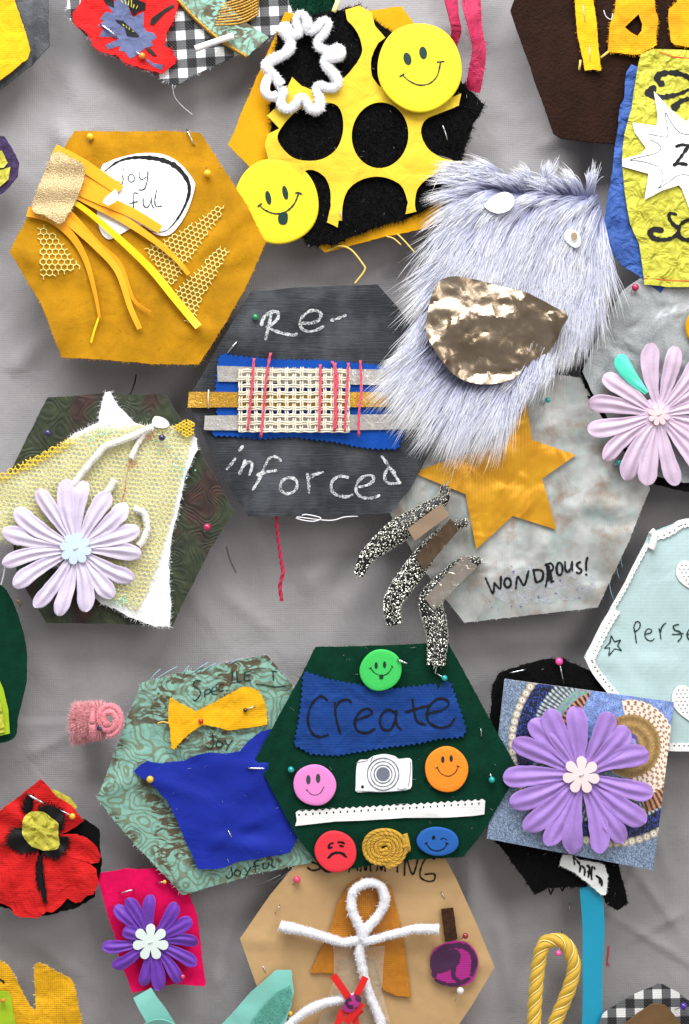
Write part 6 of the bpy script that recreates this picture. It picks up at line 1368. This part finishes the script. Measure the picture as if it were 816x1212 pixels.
sheet('brown_velvet_scrap', ragged(zp([(597, 130), (638, 125), (652, 230), (610, 238)]), .3, 3, .4), waver(0, .6, 20), M['brownvelvet'], origin=(532, 1094, 0), thick=2, step=4, label='small dark brown velvet rectangle above the swirled cloth disc', cat='fabric scrap')
pin(*zp([(678, 217)])[0], 3, 'darkred', (546, 1112, -3), 'dark red pin beside the brown velvet rectangle', 3.6)
pin(*zp([(661, 398)])[0], 5, 'white', (*zp([(642, 440)])[0], -3), 'white ball-headed pin just under the swirled cloth disc', 4.2)
pin(*zp([(117, 30)])[0], 3, 'rose', (*zp([(100, 52)])[0], -4), 'rose pin in the upper left of the kraft paper hexagon', 4.6)
for a, b, l in (((598, 75), (612, 95), 'upper right'), ((60, 118), (45, 145), 'upper left'), ((2, 318), (15, 345), 'lower left')):
    needle(zp([a])[0], zp([b])[0], -3.5, 'thin grey pin in the %s of the kraft paper hexagon' % l, .55)
M['greythread'] = plain('grey_thread', '#8d9298', rough=.7)
for k, (a, b) in enumerate((((345, 1030), (318, 1052)), ((352, 1028), (330, 1066)), ((332, 1036), (300, 1052)))):
    thread([(a[0], a[1], -3), ((a[0]+b[0])/2+1, (a[1]+b[1])/2, -8), (b[0], b[1], -20)], .45, M['greythread'], ['middle', 'rightmost and longest', 'leftmost'][k]+' fine grey thread trailing from the bottom of the brocade hexagon', group='fine grey threads below the brocade hexagon')

# --- aqua ribbons at the bottom
ar = empty('aqua_ribbon_bow', 250, 1195, 0, 'shiny aqua ribbon folded at the bottom edge below the pink felt', 'ribbon')
P = smoothline([(169, 1174, 4), (176, 1186, 6), (188, 1205, 5), (205, 1240, 0)], 3); mk('ribbon_tail', *band_geo(P, lambda q: 24+9*q, 1, lambda q: -.3*q), M['aquaribbon'], ar, sharp=60)
P = smoothline([(165, 1222, 8), (185, 1210, 12), (200, 1212, 12), (215, 1226, 6)], 3); mk('ribbon_fold', *band_geo(P, 16, 1, lambda q: .5), M['aquaribbon'], ar, sharp=60)
t = empty('aqua_ribbon_strip', 300, 1190, 0, 'aqua ribbon with a fuzzy wool strip lying over the lower left of the kraft paper', 'ribbon')
z = Zf(260, 990, 2.4)
sheet('satin_ribbon', ragged(z([(-20, 570), (10, 530), (90, 440), (160, 378), (205, 378), (212, 440), (205, 480), (175, 560), (130, 640)]), .3, 4, .6), waver(3, 1.4, 25), M['aquaribbon'], t, 1.6)
WS = ragged(z([(70, 560), (110, 500), (160, 440), (200, 420), (208, 450), (190, 500), (150, 560)]), .6, 3, 1); hws = waver(6.5, 1, 20)
sheet('wool_strip', WS, hws, M['aquawool'], t, 2.4, 4); pile('wool_nap', WS, hws, 900, 3, M['aquawool'], t, w=.4)
pin(344, 1199, 2, 'yellow', None, 'yellow pin half hidden at the right edge of the aqua ribbon', 3)

# --- yellow piece bottom left
t = empty('yellow_cutout', 45, 1180, 0, 'notched yellow cotton cut-out with a lime leaf at the bottom left corner', 'fabric cut-out')
z = Zf(0, 1110, 7.42); YC = z([(-200, 300), (-60, 200), (0, 200), (70, 245), (115, 300), (160, 400), (210, 510), (260, 590), (315, 640), (310, 500), (300, 330), (310, 240), (340, 222), (420, 250), (500, 300), (600, 350), (640, 390), (670, 470), (695, 600), (715, 700), (730, 900), (700, 1200), (-200, 1200)])
hyc = waver(0, 2.2, 35, extra=lambda x, y: -2*math.exp(-((x-22)/9)**2)); YCr = ragged(YC, .5, 3, .6)
M['yc'] = clothm('golden_yellow_cotton', '#e2a818', var=.1, vs=20, weave=.35, wp=2.4, nap=.15, crease=.5, cs=22, sheen=.1)
sheet('yellow_cotton', YCr, hyc, M['yc'], t, 2.2, 6); fray('cotton_fray', YCr, hyc, 420, 3.5, M['ropehi'], t)
writing('printed_mark', [z([(0, 365), (20, 372), (38, 388)])], 2.5, hyc, M['ink'], t, .6)
lf = sheet('lime_leaf', smoothline(z([(-100, 480), (0, 462), (60, 465), (95, 500), (120, 640), (145, 800), (120, 1000), (-100, 1000)]), 3, True), lambda x, y: hyc(x, y)+2.6, M['limefelt'], origin=(5, 1195, 4), thick=1.6, step=5, label='lime green leaf shape pinned over the yellow cut-out in the corner', cat='leaf shape')
pin(*z([(40, 536)])[0], 8, 'orange', None, 'copper pin head on the lime green leaf', 2.8)
thread([(x, y, back_h(x, y)+1) for x, y in ((12, 712), (14, 714), (17, 715), (15, 719))], .8, M['ythread'], 'tiny yellow thread crumb on the sheet beside the green felt at the left')

# --- bottom right gingham
t = empty('corner_gingham_patch', 775, 1200, -4, 'gingham patch with an olive brown felt arch at the bottom right corner', 'fabric patch')
z = Zf(700, 1140, 7.034); hgb = waver(-6, 1.5, 50)
sheet('gingham_cloth', ragged(z([(40, 700), (80, 500), (105, 440), (160, 395), (300, 305), (380, 265), (460, 230), (530, 205), (560, 185), (610, 190), (650, 215), (740, 260), (800, 310), (900, 380), (1100, 560), (1100, 800), (40, 800)]), .4, 4, .6), hgb, gingham('corner_gingham', 10.8, 0.02, (1, 0, 5)), t, 2.5)
sheet('brown_felt_arch', ragged(z([(150, 800), (220, 580), (290, 500), (380, 430), (470, 365), (520, 340), (620, 355), (680, 420), (740, 490), (850, 700), (900, 800)]), .4, 4, .8), waver(0, 1.5, 40), M['brownfelt2'], t, 4)
pin(*z([(765, 353)])[0], 3, 'purple', (*z([(700, 395)])[0], -4), 'dark purple pin on the gingham in the bottom right corner', 4.4)
needle((750, 936.5), (752, 939), back_h(751, 938)+.8, 'speck of dark lint on the grey sheet right of the sequin card', .8, 'lint_speck', 'ink')
